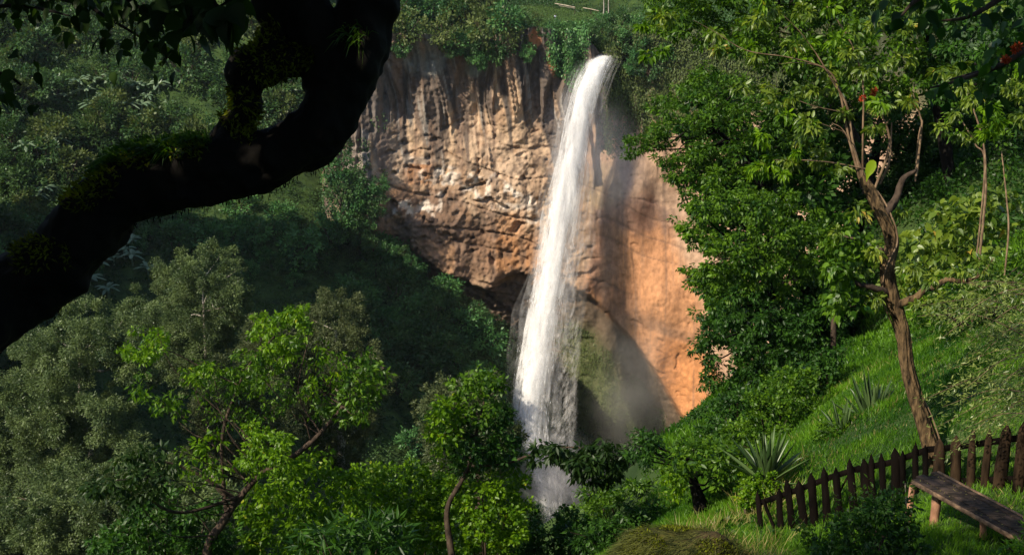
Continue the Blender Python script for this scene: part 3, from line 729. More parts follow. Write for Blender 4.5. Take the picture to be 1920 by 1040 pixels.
pts = [hit(*a) for a in q]; scatter_copies(prs, [p + [0, 0, .3] for p in pts], RNG.uniform(1.8, 4.4, len(pts)))
LB3 = 'green bush crowding against the lower left end of the cliff'
prs = [bush_proto('bush', M[k], 1500, .16, .09, LB3, 'bush', 'bushes crowding the lower left end of the cliff') for k in ('talus_green', 'far_green')]
rl = [(632,330,26),(655,345,26),(680,358,24),(700,372,20),(712,352,14),(640,372,28),(668,384,24),(692,396,18),(636,410,28),(664,418,20),(688,424,14),(650,440,24),(620,440,30),(676,446,18),(705,398,12),(700,462,16),(728,470,13),(756,474,11),(640,300,18),(648,270,14),(770,492,12)]
pts = [P(a, b + r * .4, 217.5) for a, b, r in rl]; scatter_copies(prs, pts, [1.15 * r * 217 / F for a, b, r in rl])
# cliff rim
RB = 'leafy shrub hanging over the cliff rim left of the waterfall'
prs = [bush_proto('rim_shrub', M[k], 1700, .16, .09, RB, 'shrub', 'shrubs along the cliff rim left of the waterfall', up=.3) for k in ('far_green', 'talus_green', 'far_green2')]
rl = [(735,72,24),(752,92,16),(765,55,34),(790,40,34),(812,30,30),(830,66,30),(845,96,14),(858,82,26),(880,42,42),(892,96,24),(905,112,18),(918,70,36),(935,92,24),(948,52,34),(965,72,22),(975,44,26),(990,102,15),(905,20,34),(850,22,34),(740,20,40),(1005,36,12),(1016,60,9)]
pts = [P(a, b + r * .35, 223.5 if b > 45 else 231.) for a, b, r in rl]; scatter_copies(prs, pts, [1.15 * r * 225 / F for a, b, r in rl])
RB2 = 'dense dark green shrub massed round the waterfall lip'
prs = [bush_proto('rim_shrub', M[k], 1700, .15, .085, RB2, 'shrub', 'shrubs massed round the waterfall lip', up=.3) for k in ('talus_green', 'far_green')]
rl = [(1042,62,20),(1062,75,26),(1076,92,24),(1086,112,12),(1085,60,28),(1106,68,20),(1066,112,16),(1128,64,20),(1155,68,20),(1178,82,24),(1200,95,26),(1160,48,26),(1190,52,30),(1225,70,30),(1250,100,32),(1215,130,26),(1130,44,24),(1240,45,34),(1185,125,14)]
pts = [P(a, b + r * .35, 225.5 if b > 60 else 232.) for a, b, r in rl]; scatter_copies(prs, pts, [r * 229 / F for a, b, r in rl])
# trees behind the lawn on the plateau
WB = 'dark tree at the back of the plateau beyond the lawn'
prs = [bush_proto('plateau_tree', M[k], 2400, .13, .08, WB, 'tree', 'dark trees at the back of the plateau', 1.0, 30, True) for k in ('far_green', 'deep', 'talus_green')]
q = [(745,0,285),(800,-5,280),(850,-8,284),(900,-6,282),(950,2,284),(985,5,290),(1020,8,296),(1050,2,300),(1085,0,300),(1120,4,296),(1155,6,294),(1190,10,290),(1230,14,286),(1270,12,284),(1005,-4,305),(1065,-4,310),(1140,-6,308),(1200,-8,302),(1320,10,280)]
pts = [];
for a, b_, d in q:
    p = P(a, 20, d); p[2] = plat_z(p[0], p[1]) - .5; pts.append(p)
scatter_copies(prs, pts, RNG.uniform(5.5, 8., len(pts)))
# the lawn
n = 26000; x = RNG.uniform(0, 34, n); y = plan(x) + RNG.uniform(6, 52, n); bag = Bag()
leaf_quads(np.column_stack([x, y, plat_z(x, y)]), RNG.normal(0, .4, (n, 3)) + [0, 0, 1], RNG.normal(0, 1, (n, 3)), RNG.uniform(.15, .4, n), .16, RNG.uniform(.2, .8, n), bag)
tag(bag.build('lawn', leaf_mat('lawn_blade', (.06, .11, .03), (.10, .17, .045), .3, .05), None), 'mown grass clearing on the plateau', 'grass', None, 'stuff')
# rail fence of two stretches
def rails(sg, label):
    A = P(*sg[0]); root = empty('rail_fence', A, label, 'rail fence')
    for a, b_ in sg[1]:
        bg = Bag(); tube(bg, [P(*a) - A, (P(*a) + P(*b_)) / 2 - A + [0, 0, .04], P(*b_) - A], [.11, .12, .10], 8, 4); bg.build('rail', M['rail'], root)
    for (a, h) in sg[2]:
        p = P(*a) - A; bg = Bag(); tube(bg, [p + [0, 0, .1], p + [.02, 0, -h / 2], p + [0, 0, -h]], [.09, .10, .10], 8, 3); bg.build('post', M['bark_mid'], root)
rails(((1040,8,262), [((1040,7,262),(1078,14,262)), ((1048,11,262.3),(1078,16,262.2))], [((1078,14,262.4), 1.5)]), 'longer two-rail wooden fence on the plateau lawn')
rails(((1093,15,262), [((1093,15,262),(1123,21,262))], [((1108,18,262.4), 1.2)]), 'short single-rail wooden fence beside the two thin trunks')
for i, (px, top, lab) in enumerate(((1131, -30, 'thin pale trunked sapling on the plateau, left one of a pair'), (1140, -34, 'thin pale trunked sapling on the plateau, right one of a pair'))):
    p = P(px, 21, 266); p[2] = plat_z(p[0], p[1]) - .2; r = empty('sapling', p, lab, 'tree'); bg = Bag()
    tube(bg, [(0, 0, 0), (.15, 0, 2.5), (.1, .1, 5.5), (.5, 0, 8.5)], [.16, .13, .10, .04], 7, 5); bg.build('trunk', M['bark_pale'], r)
    bg = Bag(); clump(bg, (.4, 0, 8.6), (1.8, 1.8, 1.5), 900, .35, .2); bg.build('crown', M['far_green'], r)

# ---- the small figure in pale blue near the rim
def person(px, py, d, h, label):
    p = P(px, py, d); r = empty('person', p, label, 'person'); s = h / 1.75
    def skin(name, verts, edges, m, rad, parent):
        me = bpy.data.meshes.new(name); me.from_pydata([tuple(np.array(v) * s) for v in verts], edges, [])
        o = link(bpy.data.objects.new(name, me), parent); sk = o.modifiers.new('s', 'SKIN'); sk.use_smooth_shade = True
        for i, q_ in enumerate(rad): me.skin_vertices[0].data[i].radius = (q_[0] * s, q_[1] * s)
        me.skin_vertices[0].data[0].use_root = True
        o.modifiers.new('u', 'SUBSURF').levels = 1; o.modifiers['u'].render_levels = 1; me.materials.append(m); return o
    v = [(0,0,.95),(0,.0,1.2),(0,0,1.42),(0,0,1.52),(0,-.01,1.60),(0,-.01,1.70),(-.17,0,1.40),(-.22,.02,1.13),(-.20,-.06,.90),(-.20,-.07,.82),(.17,0,1.40),(.22,.02,1.13),(.20,-.06,.90),(.20,-.07,.82),
         (-.10,0,.90),(-.11,-.02,.50),(-.11,.02,.08),(-.11,-.10,.04),(.10,0,.90),(.12,-.02,.50),(.12,.02,.08),(.12,-.10,.04)]
    e = [(0,1),(1,2),(2,3),(3,4),(4,5),(2,6),(6,7),(7,8),(8,9),(2,10),(10,11),(11,12),(12,13),(0,14),(14,15),(15,16),(16,17),(0,18),(18,19),(19,20),(20,21)]
    rd = [(.13,.10),(.13,.09),(.14,.09),(.055,.055),(.085,.095),(.07,.08),(.055,.05),(.042,.042),(.032,.032),(.028,.04),(.055,.05),(.042,.042),(.032,.032),(.028,.04),(.08,.08),(.058,.058),(.04,.045),(.04,.03),(.08,.08),(.058,.058),(.04,.045),(.04,.03)]
    body = skin('body', v, e, M['skin'], rd, r)
    skin('shirt', [v[0], v[1], v[2], v[6], v[7], v[10], v[11]], [(0,1),(1,2),(2,3),(3,4),(2,5),(5,6)], M['shirt'], [(.165,.135),(.155,.115),(.15,.10),(.072,.066),(.062,.06),(.072,.066),(.062,.06)], r)
    skin('trousers', [v[0], v[14], v[15], v[16], v[18], v[19], v[20]], [(0,1),(1,2),(2,3),(0,4),(4,5),(5,6)], M['trouser'], [(.145,.12),(.095,.095),(.075,.075),(.06,.062),(.095,.095),(.075,.075),(.06,.062)], r)
    bg = Bag(); th = np.linspace(0, np.pi * .6, 7)[:, None]; ph = np.linspace(0, 2 * np.pi, 15)[None]
    V = np.stack([.088 * np.sin(th) * np.cos(ph), .012 + .098 * np.sin(th) * np.sin(ph), 1.665 + .10 * np.cos(th) + 0 * ph], -1) * s
    bg.add(V, grid_faces(15, 7)); bg.build('hair', M['hair'], r); return r
person(1041, 41, 247, 1.65, 'tiny person in a pale blue top at the edge of the plateau lawn')

# ---- banana plants
def banana_proto(k, lab):
    r = empty('banana_plant', (0, 0, 0), lab, 'banana plant', 'banana plants on the left hillside'); rg = np.random.default_rng(k)
    s = Bag(); tube(s, [(0, 0, -.4), (.05, 0, 1.0), (.08, .03, 2.0)], [.20, .17, .10], 8, 4); s.build('stem', M['banana'], r)
    lf = Bag(); n = 11
    for i in range(n):
        a = i * 2.4 + rg.uniform(-.3, .3); e = rg.uniform(.25, 1.15); Ln = rg.uniform(2.0, 3.1); Wd = rg.uniform(.28, .42)
        t = np.linspace(0, 1, 9); rr = Ln * t * math.cos(e) * (1 + .1 * t); z = 1.9 + Ln * (t * math.sin(e) - .55 * t ** 2.2)
        c = np.column_stack([rr * math.cos(a), rr * math.sin(a), z]); sd_ = np.array([-math.sin(a), math.cos(a), 0]); wv = Wd * np.sin(np.pi * np.clip(t * .93 + .07, 0, 1)) ** .6; wv[0] = .04; wv[-1] = .02
        V = np.stack([c + sd_ * wv[:, None] * 1 - [0, 0, .12] * (wv[:, None] > .05), c + [0, 0, .04], c - sd_ * wv[:, None] - [0, 0, .12] * (wv[:, None] > .05)], 1).reshape(-1, 3)
        lf.add(V, grid_faces(3, 9), rg.uniform(0, 1))
    lf.build('leaves', M['banana'], r); return r
prs = [banana_proto(k, 'pale green banana plant with long arching leaves on the left hillside') for k in range(4)]
bp_ = [(165,190),(190,200),(150,182),(180,218),(225,190),(245,172),(262,183),(280,200),(240,214),(300,226),(212,178),(268,222),(285,240),(105,285),(112,298),(85,372),(75,382),(235,148),(130,196),(205,232),(300,188),(320,214),(178,172),(52,300),
       (235,490),(215,500),(185,515),(170,540),(280,522),(250,470),(205,565),(90,545),(60,575),(250,500),(45,455)]
pts = [hit(*a) for a in bp_]; scatter_copies(prs, [p + [0, -.3, .2] for p in pts], RNG.uniform(.8, 1.25, len(pts)))

# ================================================================== MIDDLE AND NEAR TREES
def crown_poly(bag, poly, d, dj, tr, L, W, cover=3., kind='fold', droop=.35, up=.5, flat=.75, jit=.5, bulge=1.0, tone=None, edge=True):
    """leaf tufts filling an outline; tr = tuft radius in photo pixels, d = distance, dj = depth spread in metres"""
    poly = np.array(poly, float); lo, hi = poly.min(0), poly.max(0)
    gx_, gy_ = np.meshgrid(np.arange(lo[0], hi[0] + 1, tr * 1.15), np.arange(lo[1], hi[1] + 1, tr * .95)); q = np.column_stack([gx_.ravel(), gy_.ravel()])
    q = q + RNG.normal(0, tr * jit, q.shape); q = q[inside(poly, q)]
    ctr = poly.mean(0); ext = (hi - lo) / 2
    cs = []
    for (px, py) in q:
        rr = np.hypot((px - ctr[0]) / ext[0], (py - ctr[1]) / ext[1])
        for layer in range(2):
            dd = d - dj * bulge * math.sqrt(max(0, 1 - min(1, rr) ** 2)) * .7 + dj * (RNG.uniform(-.25, .25) + layer * .8)
            c = P(px + RNG.normal(0, tr * .3), py + RNG.normal(0, tr * .3), dd); s = RNG.uniform(.65, 1.25)
            r_ = tr * dd / F * s
            lpx = max(L * W * .5 * (F / dd) ** 2, .5)
            n = int(cover * .5 * math.pi * (tr * s) ** 2 * flat / lpx) + 3
            clump(bag, c, (r_, r_, r_ * flat), n, L, W, 7, .42, up, droop, kind, .14, 1., .3, tone=None if tone is None else tone + RNG.normal(0, .15))
            cs.append(c)
    return np.array(cs)
def limbs_to(bag, path, cs, nmax, r0, r1=.01, seg=6):
    """boughs from a trunk path to some leaf tufts"""
    if len(cs) == 0: return
    idx = RNG.choice(len(cs), min(nmax, len(cs)), replace=False); path = np.asarray(path)
    for k in idx:
        c = cs[k]; low = path[:, 2] < c[2] + .3; pp = path[low] if low.sum() > 1 else path
        j = np.argmin(np.linalg.norm(pp - c, axis=1) + .5 * np.abs(pp[:, 2] - (c[2] - 1)) * 0); a = pp[j]
        Lg = np.linalg.norm(c - a); m1 = a * .62 + c * .38 + RNG.normal(0, .06, 3) * Lg + [0, 0, -.03 * Lg]; m2 = a * .28 + c * .72 + RNG.normal(0, .05, 3) * Lg
        tube(bag, [a, m1, m2, c], [r0, r0 * .7, r0 * .4, r1], seg, 5, 0.08)
def tree(name, label, cat, trunk, crowns, bark='bark_mid', limbs=14, r0=.05, group=None, leafmat='mid', rough=.12, base_ground=True, crown_name='crown', extra=None):
    """trunk: [(px,py,d,r)], crowns: list of dicts for crown_poly"""
    pts = np.array([P(a, b, d) for a, b, d, r in trunk]); rad = [r for *_, r in trunk]
    if base_ground:
        b0 = pts[0].copy(); b0[2] = min(float(G(b0[0], b0[1])) - .3, b0[2] - .05); pts = np.vstack([b0, pts]); rad = [rad[0] * 1.15] + rad
    root = empty(name, pts[0], label, cat, group); tb = Bag()
    tube(tb, pts - pts[0], rad, 12, 8, rough); allc = []
    mats = {}
    for c in crowns:
        c = dict(c); c['cover'] = c.get('cover', 3.) * 1.5; mt = c.pop('m', leafmat); bg = mats.setdefault(mt, Bag()); nl_ = c.pop('nolimb', False); cc_ = crown_poly(bg, **c); allc.append(cc_[:0] if nl_ else cc_)
    cs = np.vstack(allc) if allc else np.zeros((0, 3))
    limbs_to(tb, spline(pts, 8) - pts[0], cs - pts[0], limbs, r0)
    if extra: 
        for e in extra:
            ep = np.array([P(a, b, d) for a, b, d, r in e]); tube(tb, ep - pts[0], [r for *_, r in e], 8, 8, rough)
    tb.build('trunk', M[bark], root)
    for mt, bg in mats.items(): bg.build(crown_name, M[mt], root, pts[0])
    return root
def shrub(name, label, poly, d, dj, tr, L, W, m, cover=3., cat='shrub', stems=9, **kw):
    cover = cover * 1.5
    poly_ = np.array(poly, float); cx = poly_[:, 0].mean(); by = poly_[:, 1].max()
    p = P(cx, by, d); p[2] = min(float(G(p[0], p[1])), p[2]) ; root = empty(name, p, label, cat)
    bg = Bag(); cs = crown_poly(bg, poly, d, dj, tr, L, W, cover, **kw); bg.build('foliage', M[m], root, p)
    st = Bag(); idx = RNG.choice(len(cs), min(stems, len(cs)), replace=False)
    for k in idx:
        c = cs[k]; a = p + np.array([RNG.normal(0, .15), RNG.normal(0, .15), -.1]); tube(st, np.array([a, a * .4 + c * .6 + [0, 0, .1 * np.linalg.norm(c - a)], c]) - p, [.03, .02, .008], 6, 4)
    st.build('stem', M['bark_mid'], root); return root
D = dict
# ---- grey-green eucalyptus trees on the left
EU = D(kind='quad', droop=.25, up=.6, flat=.95)
tree('eucalyptus_tree', 'large rounded grey-green eucalyptus filling the left edge below the dark limb', 'tree', [(200,1100,80,.32),(190,960,80,.28),(170,850,80,.2),(150,740,80,.14),(150,660,80,.07)],
     [D(poly=[(-40,800),(20,700),(60,640),(110,600),(160,580),(230,578),(290,592),(300,640),(262,700),(235,800),(250,900),(262,1060),(-60,1060)], d=78, dj=9, tr=38, L=.17, W=.07, cover=3.4, **EU)], 'bark_pale', 8, .10, leafmat='euc')
tree('eucalyptus_tree', 'olive eucalyptus with a domed crown, highest of the left group, under the dark limb', 'tree', [(400,900,99,.26),(390,760,99,.2),(385,640,99,.14),(380,550,99,.07)],
     [D(poly=[(275,570),(300,510),(340,478),(385,462),(440,490),(480,560),(470,640),(440,720),(350,740),(290,680)], d=99, dj=8, tr=30, L=.19, W=.075, cover=3.0, **EU)], 'bark_pale', 8, .08, leafmat='euc')
tree('eucalyptus_tree', 'brownish thin-leaved eucalyptus rising left of the waterfall slope', 'tree', [(640,1000,92,.35),(640,850,92,.3),(632,720,92,.2),(630,620,92,.1)],
     [D(poly=[(560,590),(600,556),(650,560),(690,600),(712,680),(722,780),(690,860),(600,880),(555,800),(540,700)], d=92, dj=8, tr=28, L=.18, W=.07, cover=2.6, **EU)], 'bark_pale', 9, .07, leafmat='euc_brown')
tree('eucalyptus_tree', 'dull olive eucalyptus behind the bright leaf sprays at centre left', 'tree', [(480,1050,88,.24),(470,900,88,.2),(475,760,88,.14),(490,680,88,.07)],
     [D(poly=[(440,640),(480,605),(555,650),(570,760),(525,870),(400,910),(350,820),(390,710)], d=86, dj=7, tr=30, L=.18, W=.07, cover=2.8, **EU)], 'bark_pale', 9, .07, leafmat='euc_brown')
tree('eucalyptus_tree', 'dark leafy eucalyptus low in the bottom left corner', 'tree', [(230,1150,66,.35),(235,1060,66,.3),(250,980,66,.2)],
     [D(poly=[(-60,930),(150,880),(280,850),(400,890),(470,960),(450,1070),(-60,1070)], d=66, dj=7, tr=38, L=.17, W=.07, cover=2.8, **EU)], 'bark_mid', 10, .1, leafmat='euc')
tree('broadleaf_tree', 'hazy grey-green tree standing behind the small tree left of the waterfall foot', 'tree', [(900,1000,62,.25),(895,880,62,.2),(890,780,62,.1)],
     [D(poly=[(790,760),(850,702),(915,705),(950,760),(975,840),(965,900),(880,915),(800,870)], d=62, dj=6, tr=22, L=.18, W=.075, cover=2.2, **EU)], 'bark_mid', 12, .06, leafmat='euc_brown')

# ---- foreground trees along the bottom
FE = D(kind='fold', droop=.9, up=.5, flat=.6)
tree('acacia_tree', 'slender leaning tree with yellow-green leaf sprays in the left foreground', 'tree',
     [(385,1060,22,.095),(420,975,22,.082),(452,930,22,.070),(490,888,22,.062),(560,848,22,.055),(620,790,22.3,.042),(680,715,22.6,.028),(720,690,22.8,.012)],
     [D(m='bright', poly=[(478,600),(520,575),(572,580),(582,612),(560,655),(520,688),(492,650)], d=22, dj=1.2, tr=17, L=.095, W=.042, cover=2.5, **FE),
      D(m='bright', poly=[(246,632),(290,620),(316,636),(306,668),(268,678),(222,662)], d=21.5, dj=1., tr=15, L=.095, W=.042, cover=1.96, **FE),
      D(m='bright', poly=[(335,692),(370,676),(402,688),(396,716),(350,720)], d=21.5, dj=.8, tr=14, L=.095, W=.042, cover=1.94, **FE),
      D(m='mid', poly=[(425,672),(500,650),(515,700),(455,735),(420,720)], d=22, dj=1.2, tr=17, L=.095, W=.042, cover=1.92, **FE),
      D(m='bright', poly=[(452,802),(500,790),(545,806),(555,866),(505,900),(458,872)], d=21, dj=1.5, tr=19, L=.095, W=.042, cover=2.5, **FE),
      D(m='mid', poly=[(600,770),(645,690),(690,655),(722,690),(704,770),(660,800)], d=22.5, dj=1.6, tr=17, L=.13, W=.055, cover=1.5, **FE),
      D(m='mid', poly=[(250,700),(330,740),(350,790),(280,770),(230,730)], d=22, dj=1.2, tr=15, L=.13, W=.05, cover=1.0, **FE),
      D(m='mid', poly=[(360,725),(470,705),(540,705),(560,780),(480,800),(400,790)], d=22.6, dj=1.6, tr=17, L=.09, W=.04, cover=.45, **FE),
      D(m='bright', poly=[(560,650),(640,640),(650,735),(570,760)], d=22.4, dj=1.4, tr=16, L=.12, W=.05, cover=.5, **FE),
      D(m='bright', poly=[(330,840),(420,830),(440,900),(350,910)], d=21.8, dj=1.2, tr=16, L=.12, W=.05, cover=.5, **FE),
      D(m='bright', poly=[(362,806),(400,812),(402,840),(366,842)], d=21.5, dj=.7, tr=13, L=.14, W=.06, cover=2., **FE),
      D(m='dark_leaf', poly=[(180,870),(270,840),(330,860),(300,920),(230,960),(170,930)], d=20, dj=1.2, tr=20, L=.14, W=.055, cover=2., **FE)],
     'bark_mid', 34, .016, extra=[[(425,968,22,.05),(416,870,22,.038),(420,800,22,.033),(448,722,22,.028),(470,680,22,.02),(515,630,22,.018)],
       [(440,935,22,.05),(380,893,21.8,.035),(320,868,21.5,.025),(250,860,21,.015)],[(448,722,22,.02),(400,700,22,.016),(340,668,21.8,.012),(300,650,21.5,.008)],
       [(600,810,22,.02),(560,740,22,.016),(575,650,22,.012),(590,600,22,.008)],[(452,930,22,.04),(330,960,21,.03),(240,900,20,.018)]])
tree('broadleaf_tree', 'small crooked tree with one long bough reaching across the waterfall foot', 'tree',
     [(850,1065,24,.085),(838,960,24,.06),(866,900,24,.05),(882,868,24,.045),(896,800,24,.03),(908,750,24,.015)],
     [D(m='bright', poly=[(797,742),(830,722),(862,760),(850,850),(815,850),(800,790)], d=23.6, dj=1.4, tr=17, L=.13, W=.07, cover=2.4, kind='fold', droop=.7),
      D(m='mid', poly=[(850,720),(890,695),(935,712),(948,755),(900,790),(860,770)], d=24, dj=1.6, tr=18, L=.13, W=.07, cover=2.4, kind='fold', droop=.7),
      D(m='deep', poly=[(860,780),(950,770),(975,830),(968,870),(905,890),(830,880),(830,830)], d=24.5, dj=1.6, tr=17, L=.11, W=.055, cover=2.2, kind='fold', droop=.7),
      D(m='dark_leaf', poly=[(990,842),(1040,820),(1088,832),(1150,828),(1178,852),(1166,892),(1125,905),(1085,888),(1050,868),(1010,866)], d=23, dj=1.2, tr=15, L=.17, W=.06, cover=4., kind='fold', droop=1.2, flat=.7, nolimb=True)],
     'bark_mid', 26, .018, extra=[[(884,874,24,.036),(950,868,23.8,.028),(1000,850,23.5,.022),(1060,838,23.2,.018),(1120,842,23,.01)]])
tree('broadleaf_tree', 'little tree with a dark stump-like trunk left of the picket fence end', 'tree',
     [(1320,975,21,.17),(1312,940,21,.14),(1300,900,21,.09),(1295,860,21.2,.05)],
     [D(m='deep', poly=[(1160,832),(1190,806),(1232,808),(1248,850),(1225,882),(1185,872)], d=21.5, dj=1., tr=15, L=.095, W=.042, cover=1.96, kind='fold', droop=.6, flat=.55),
      D(m='mid', poly=[(1240,860),(1290,816),(1340,812),(1410,832),(1412,880),(1362,915),(1310,895),(1262,905)], d=21, dj=1.6, tr=17, L=.12, W=.055, cover=2.6, kind='fold', droop=.6, flat=.6),
      D(m='bright', poly=[(1236,890),(1280,880),(1290,915),(1250,925)], d=20.6, dj=.5, tr=12, L=.095, W=.042, cover=1.92, kind='fold', droop=.9)],
     'bark_dark', 22, .028)
BR = D(kind='fold', droop=.5)
shrub('shrub', 'bright yellow-green shrub in the bottom foreground, right of the leaning trunk', [(470,930),(540,850),(640,860),(700,900),(700,1060),(440,1060)], 24, 2., 22, .14, .065, 'bright', 2.6, droop=.9)
shrub('shrub', 'mid-green rounded shrub at the bottom between two slender trunks', [(640,920),(700,880),(780,860),(842,885),(840,960),(800,1060),(660,1060)], 27, 2.2, 22, .11, .07, 'bright', 2.6)
shrub('shrub', 'small-leaved sunlit shrub below the waterfall foot', [(850,905),(905,885),(975,890),(1002,925),(1000,985),(950,1060),(800,1060)], 25, 2., 20, .095, .07, 'bright', 2.6)
shrub('shrub', 'dark shrub mass at the bottom centre beneath the spray', [(970,975),(1050,955),(1110,945),(1130,990),(1100,1060),(930,1060)], 28, 2., 20, .11, .06, 'deep', 2.5)
shrub('shrub', 'leafy shrub under the dark hanging bough right of the waterfall foot', [(1060,930),(1120,895),(1200,895),(1250,910),(1240,960),(1160,985),(1090,980)], 31, 2.2, 20, .12, .06, 'mid', 2.4)
shrub('shrub', 'low dark shrub sloping down to the mossy mound', [(1080,990),(1180,965),(1250,950),(1240,985),(1150,1040),(1080,1060)], 24, 1.6, 18, .11, .05, 'deep', 2.4)
shrub('shrub', 'dim shrub in the bottom left below the dark leaf sprays', [(180,1000),(300,930),(400,950),(430,1060),(160,1060)], 23, 1.6, 22, .13, .06, 'deep', 2.2)
shrub('shrub', 'spiky rosette-leaved shrub at the bottom by the crooked trunk', [(560,990),(640,975),(760,970),(770,1060),(560,1060)], 18, 1., 16, .26, .05, 'deep', 1.8, droop=.1)

# ---- the tall wooded bank on the right
tree('broadleaf_tree', 'spreading tree with layered feathery boughs reaching left over the cliff', 'tree',
     [(1530,640,37,.25),(1500,520,37,.22),(1450,400,37,.16),(1400,300,37,.11),(1340,240,36.5,.06)],
     [D(m='fern_green', poly=[(1225,245),(1245,175),(1290,138),(1340,132),(1400,150),(1450,185),(1480,260),(1480,330),(1400,330),(1330,345),(1262,352),(1240,310),(1268,290),(1300,262)], d=36.5, dj=2.6, tr=21, L=.15, W=.065, cover=2.7, kind='fold', droop=.5, flat=.5, up=.9),
      D(m='deep', nolimb=True, poly=[(1270,180),(1330,160),(1440,200),(1600,230),(1620,420),(1480,420),(1400,340),(1300,310)], d=41, dj=2., tr=34, L=.28, W=.16, cover=3.0, kind='quad'),
      D(m='fern_green', poly=[(1158,275),(1175,258),(1230,240),(1262,250),(1260,275),(1210,285),(1170,288)], d=36, dj=.8, tr=11, L=.14, W=.06, cover=3.2, kind='fold', droop=.5, flat=.5, up=.9),
      D(m='fern_green', poly=[(1240,300),(1290,280),(1340,300),(1330,345),(1275,355),(1245,330)], d=35.5, dj=1., tr=15, L=.14, W=.06, cover=3., kind='fold', droop=.5, flat=.5, up=.9)],
     'bark_dark', 26, .05)
tree('broadleaf_tree', 'tall bright-leaved tree crowning the top of the right bank', 'tree',
     [(1640,420,44,.3),(1600,260,44,.25),(1520,120,44,.18),(1480,20,44,.1)],
     [D(m='mid', poly=[(1195,-60),(1225,40),(1262,78),(1330,95),(1400,105),(1470,150),(1520,160),(1560,110),(1640,-260),(1350,-240)], d=40, dj=4., tr=27, L=.19, W=.09, cover=2.6, kind='fold', droop=.6)],
     'bark_mid', 18, .06)
tree('broadleaf_tree', 'tall dark tree at the upper right with a hollow black underside', 'tree',
     [(1790,420,40,.25),(1770,260,40,.22),(1740,120,40,.17),(1740,0,40,.1)],
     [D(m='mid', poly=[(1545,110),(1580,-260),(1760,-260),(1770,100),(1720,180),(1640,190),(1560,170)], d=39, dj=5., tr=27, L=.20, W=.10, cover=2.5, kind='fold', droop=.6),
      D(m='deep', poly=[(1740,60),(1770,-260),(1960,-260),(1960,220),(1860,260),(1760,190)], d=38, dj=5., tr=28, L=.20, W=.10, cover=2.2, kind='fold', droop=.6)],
     'bark_dark', 20, .06)
tree('broadleaf_tree', 'dim inner tree filling the dark hollow of the right bank', 'tree',
     [(1600,560,50,.3),(1610,420,50,.25),(1640,300,50,.2),(1650,220,50,.1)],
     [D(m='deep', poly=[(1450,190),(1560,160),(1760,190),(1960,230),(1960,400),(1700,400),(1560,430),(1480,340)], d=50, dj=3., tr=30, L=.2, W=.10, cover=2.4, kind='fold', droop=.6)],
     'bark_dark', 20, .06)
tree('broadleaf_tree', 'dense dark green tree bulging over the orange rock edge', 'tree',
     [(1470,780,34,.28),(1460,660,34,.24),(1440,540,34,.18),(1420,440,34,.1)],
     [D(m='mid', poly=[(1295,342),(1350,328),(1420,350),(1500,372),(1555,440),(1580,520),(1500,560),(1400,540),(1330,560),(1296,560),(1280,520),(1312,468),(1280,410)], d=33, dj=3.2, tr=23, L=.13, W=.065, cover=2.8, kind='fold', droop=.8, flat=.7),
      D(m='deep', poly=[(1300,560),(1400,540),(1500,560),(1590,540),(1608,620),(1565,690),(1500,720),(1420,740),(1350,735),(1345,680),(1322,650),(1325,610)], d=32.5, dj=3.0, tr=23, L=.13, W=.065, cover=2.8, kind='fold', droop=.8, flat=.7),
      D(m='deep', nolimb=True, poly=[(1310,330),(1440,300),(1560,380),(1610,520),(1600,650),(1500,700),(1400,690),(1345,600),(1320,450)], d=38, dj=2., tr=34, L=.28, W=.16, cover=3.2, kind='quad'),
      D(m='deep', poly=[(1294,640),(1330,630),(1345,690),(1325,722),(1300,722),(1312,690)], d=31, dj=.8, tr=13, L=.13, W=.055, cover=1.8, kind='fold', droop=.9)],
     'bark_dark', 24, .05)
shrub('shrub', 'mass of small-leaved creepers falling down the bank beside the rock', [(1318,770),(1345,735),(1400,720),(1420,760),(1400,830),(1330,860),(1300,825)], 29, 1.5, 17, .09, .06, 'deep', 2.8)
shrub('shrub', 'sunlit creeper shrub on the slope above the big agave', [(1400,740),(1450,700),(1520,690),(1545,735),(1510,800),(1470,850),(1400,890),(1340,880),(1360,810)], 25.5, 1.5, 18, .09, .055, 'mid', 2.4)
shrub('shrub', 'dark rounded bush at the top edge of the grass slope', [(1495,700),(1530,672),(1575,660),(1590,690),(1560,740),(1510,755)], 27.5, 1.2, 15, .12, .08, 'deep', 2.8)
shrub('shrub', 'broad-leaved yellow-green shrub behind the crooked trunk', [(1640,470),(1690,425),(1760,395),(1800,352),(1868,345),(1892,400),(1872,470),(1810,500),(1740,545),(1660,530)], 27, 1.8, 24, .20, .15, 'yellowish', 1.6, stems=2, kind='round', droop=.5)
shrub('shrub', 'shrub of fine grassy foliage under the shade behind the right end of the slope', [(1700,545),(1800,520),(1940,440),(1960,560),(1850,580),(1740,600)], 24, 1.5, 22, .12, .05, 'mid', 1.8)
shrub('shrub', 'lime-green low shrub at the foot of the big agave', [(1372,915),(1400,885),(1470,895),(1495,925),(1470,950),(1400,955)], 19.2, .5, 13, .055, .04, 'bright', 3., kind='fold')
shrub('shrub', 'lime-green low shrub at the foot of the two upper agaves', [(1525,830),(1550,795),(1590,780),(1640,800),(1690,815),(1680,835),(1620,855),(1560,860)], 21, .6, 13, .06, .045, 'mid', 2.4, kind='fold')
shrub('shrub', 'dark weed thicket in front of the picket fence below the bench', [(1545,990),(1600,955),(1690,915),(1712,940),(1720,1000),(1740,1060),(1530,1060)], 12.9, .6, 18, .075, .035, 'deep', 2.2, kind='fold')
shrub('shrub', 'bright weeds at the bottom right corner by the near bench leg', [(1880,1030),(1935,985),(1960,1060),(1870,1060)], 12.2, .4, 15, .08, .02, 'grass', 1.6, kind='fold', droop=-.3)
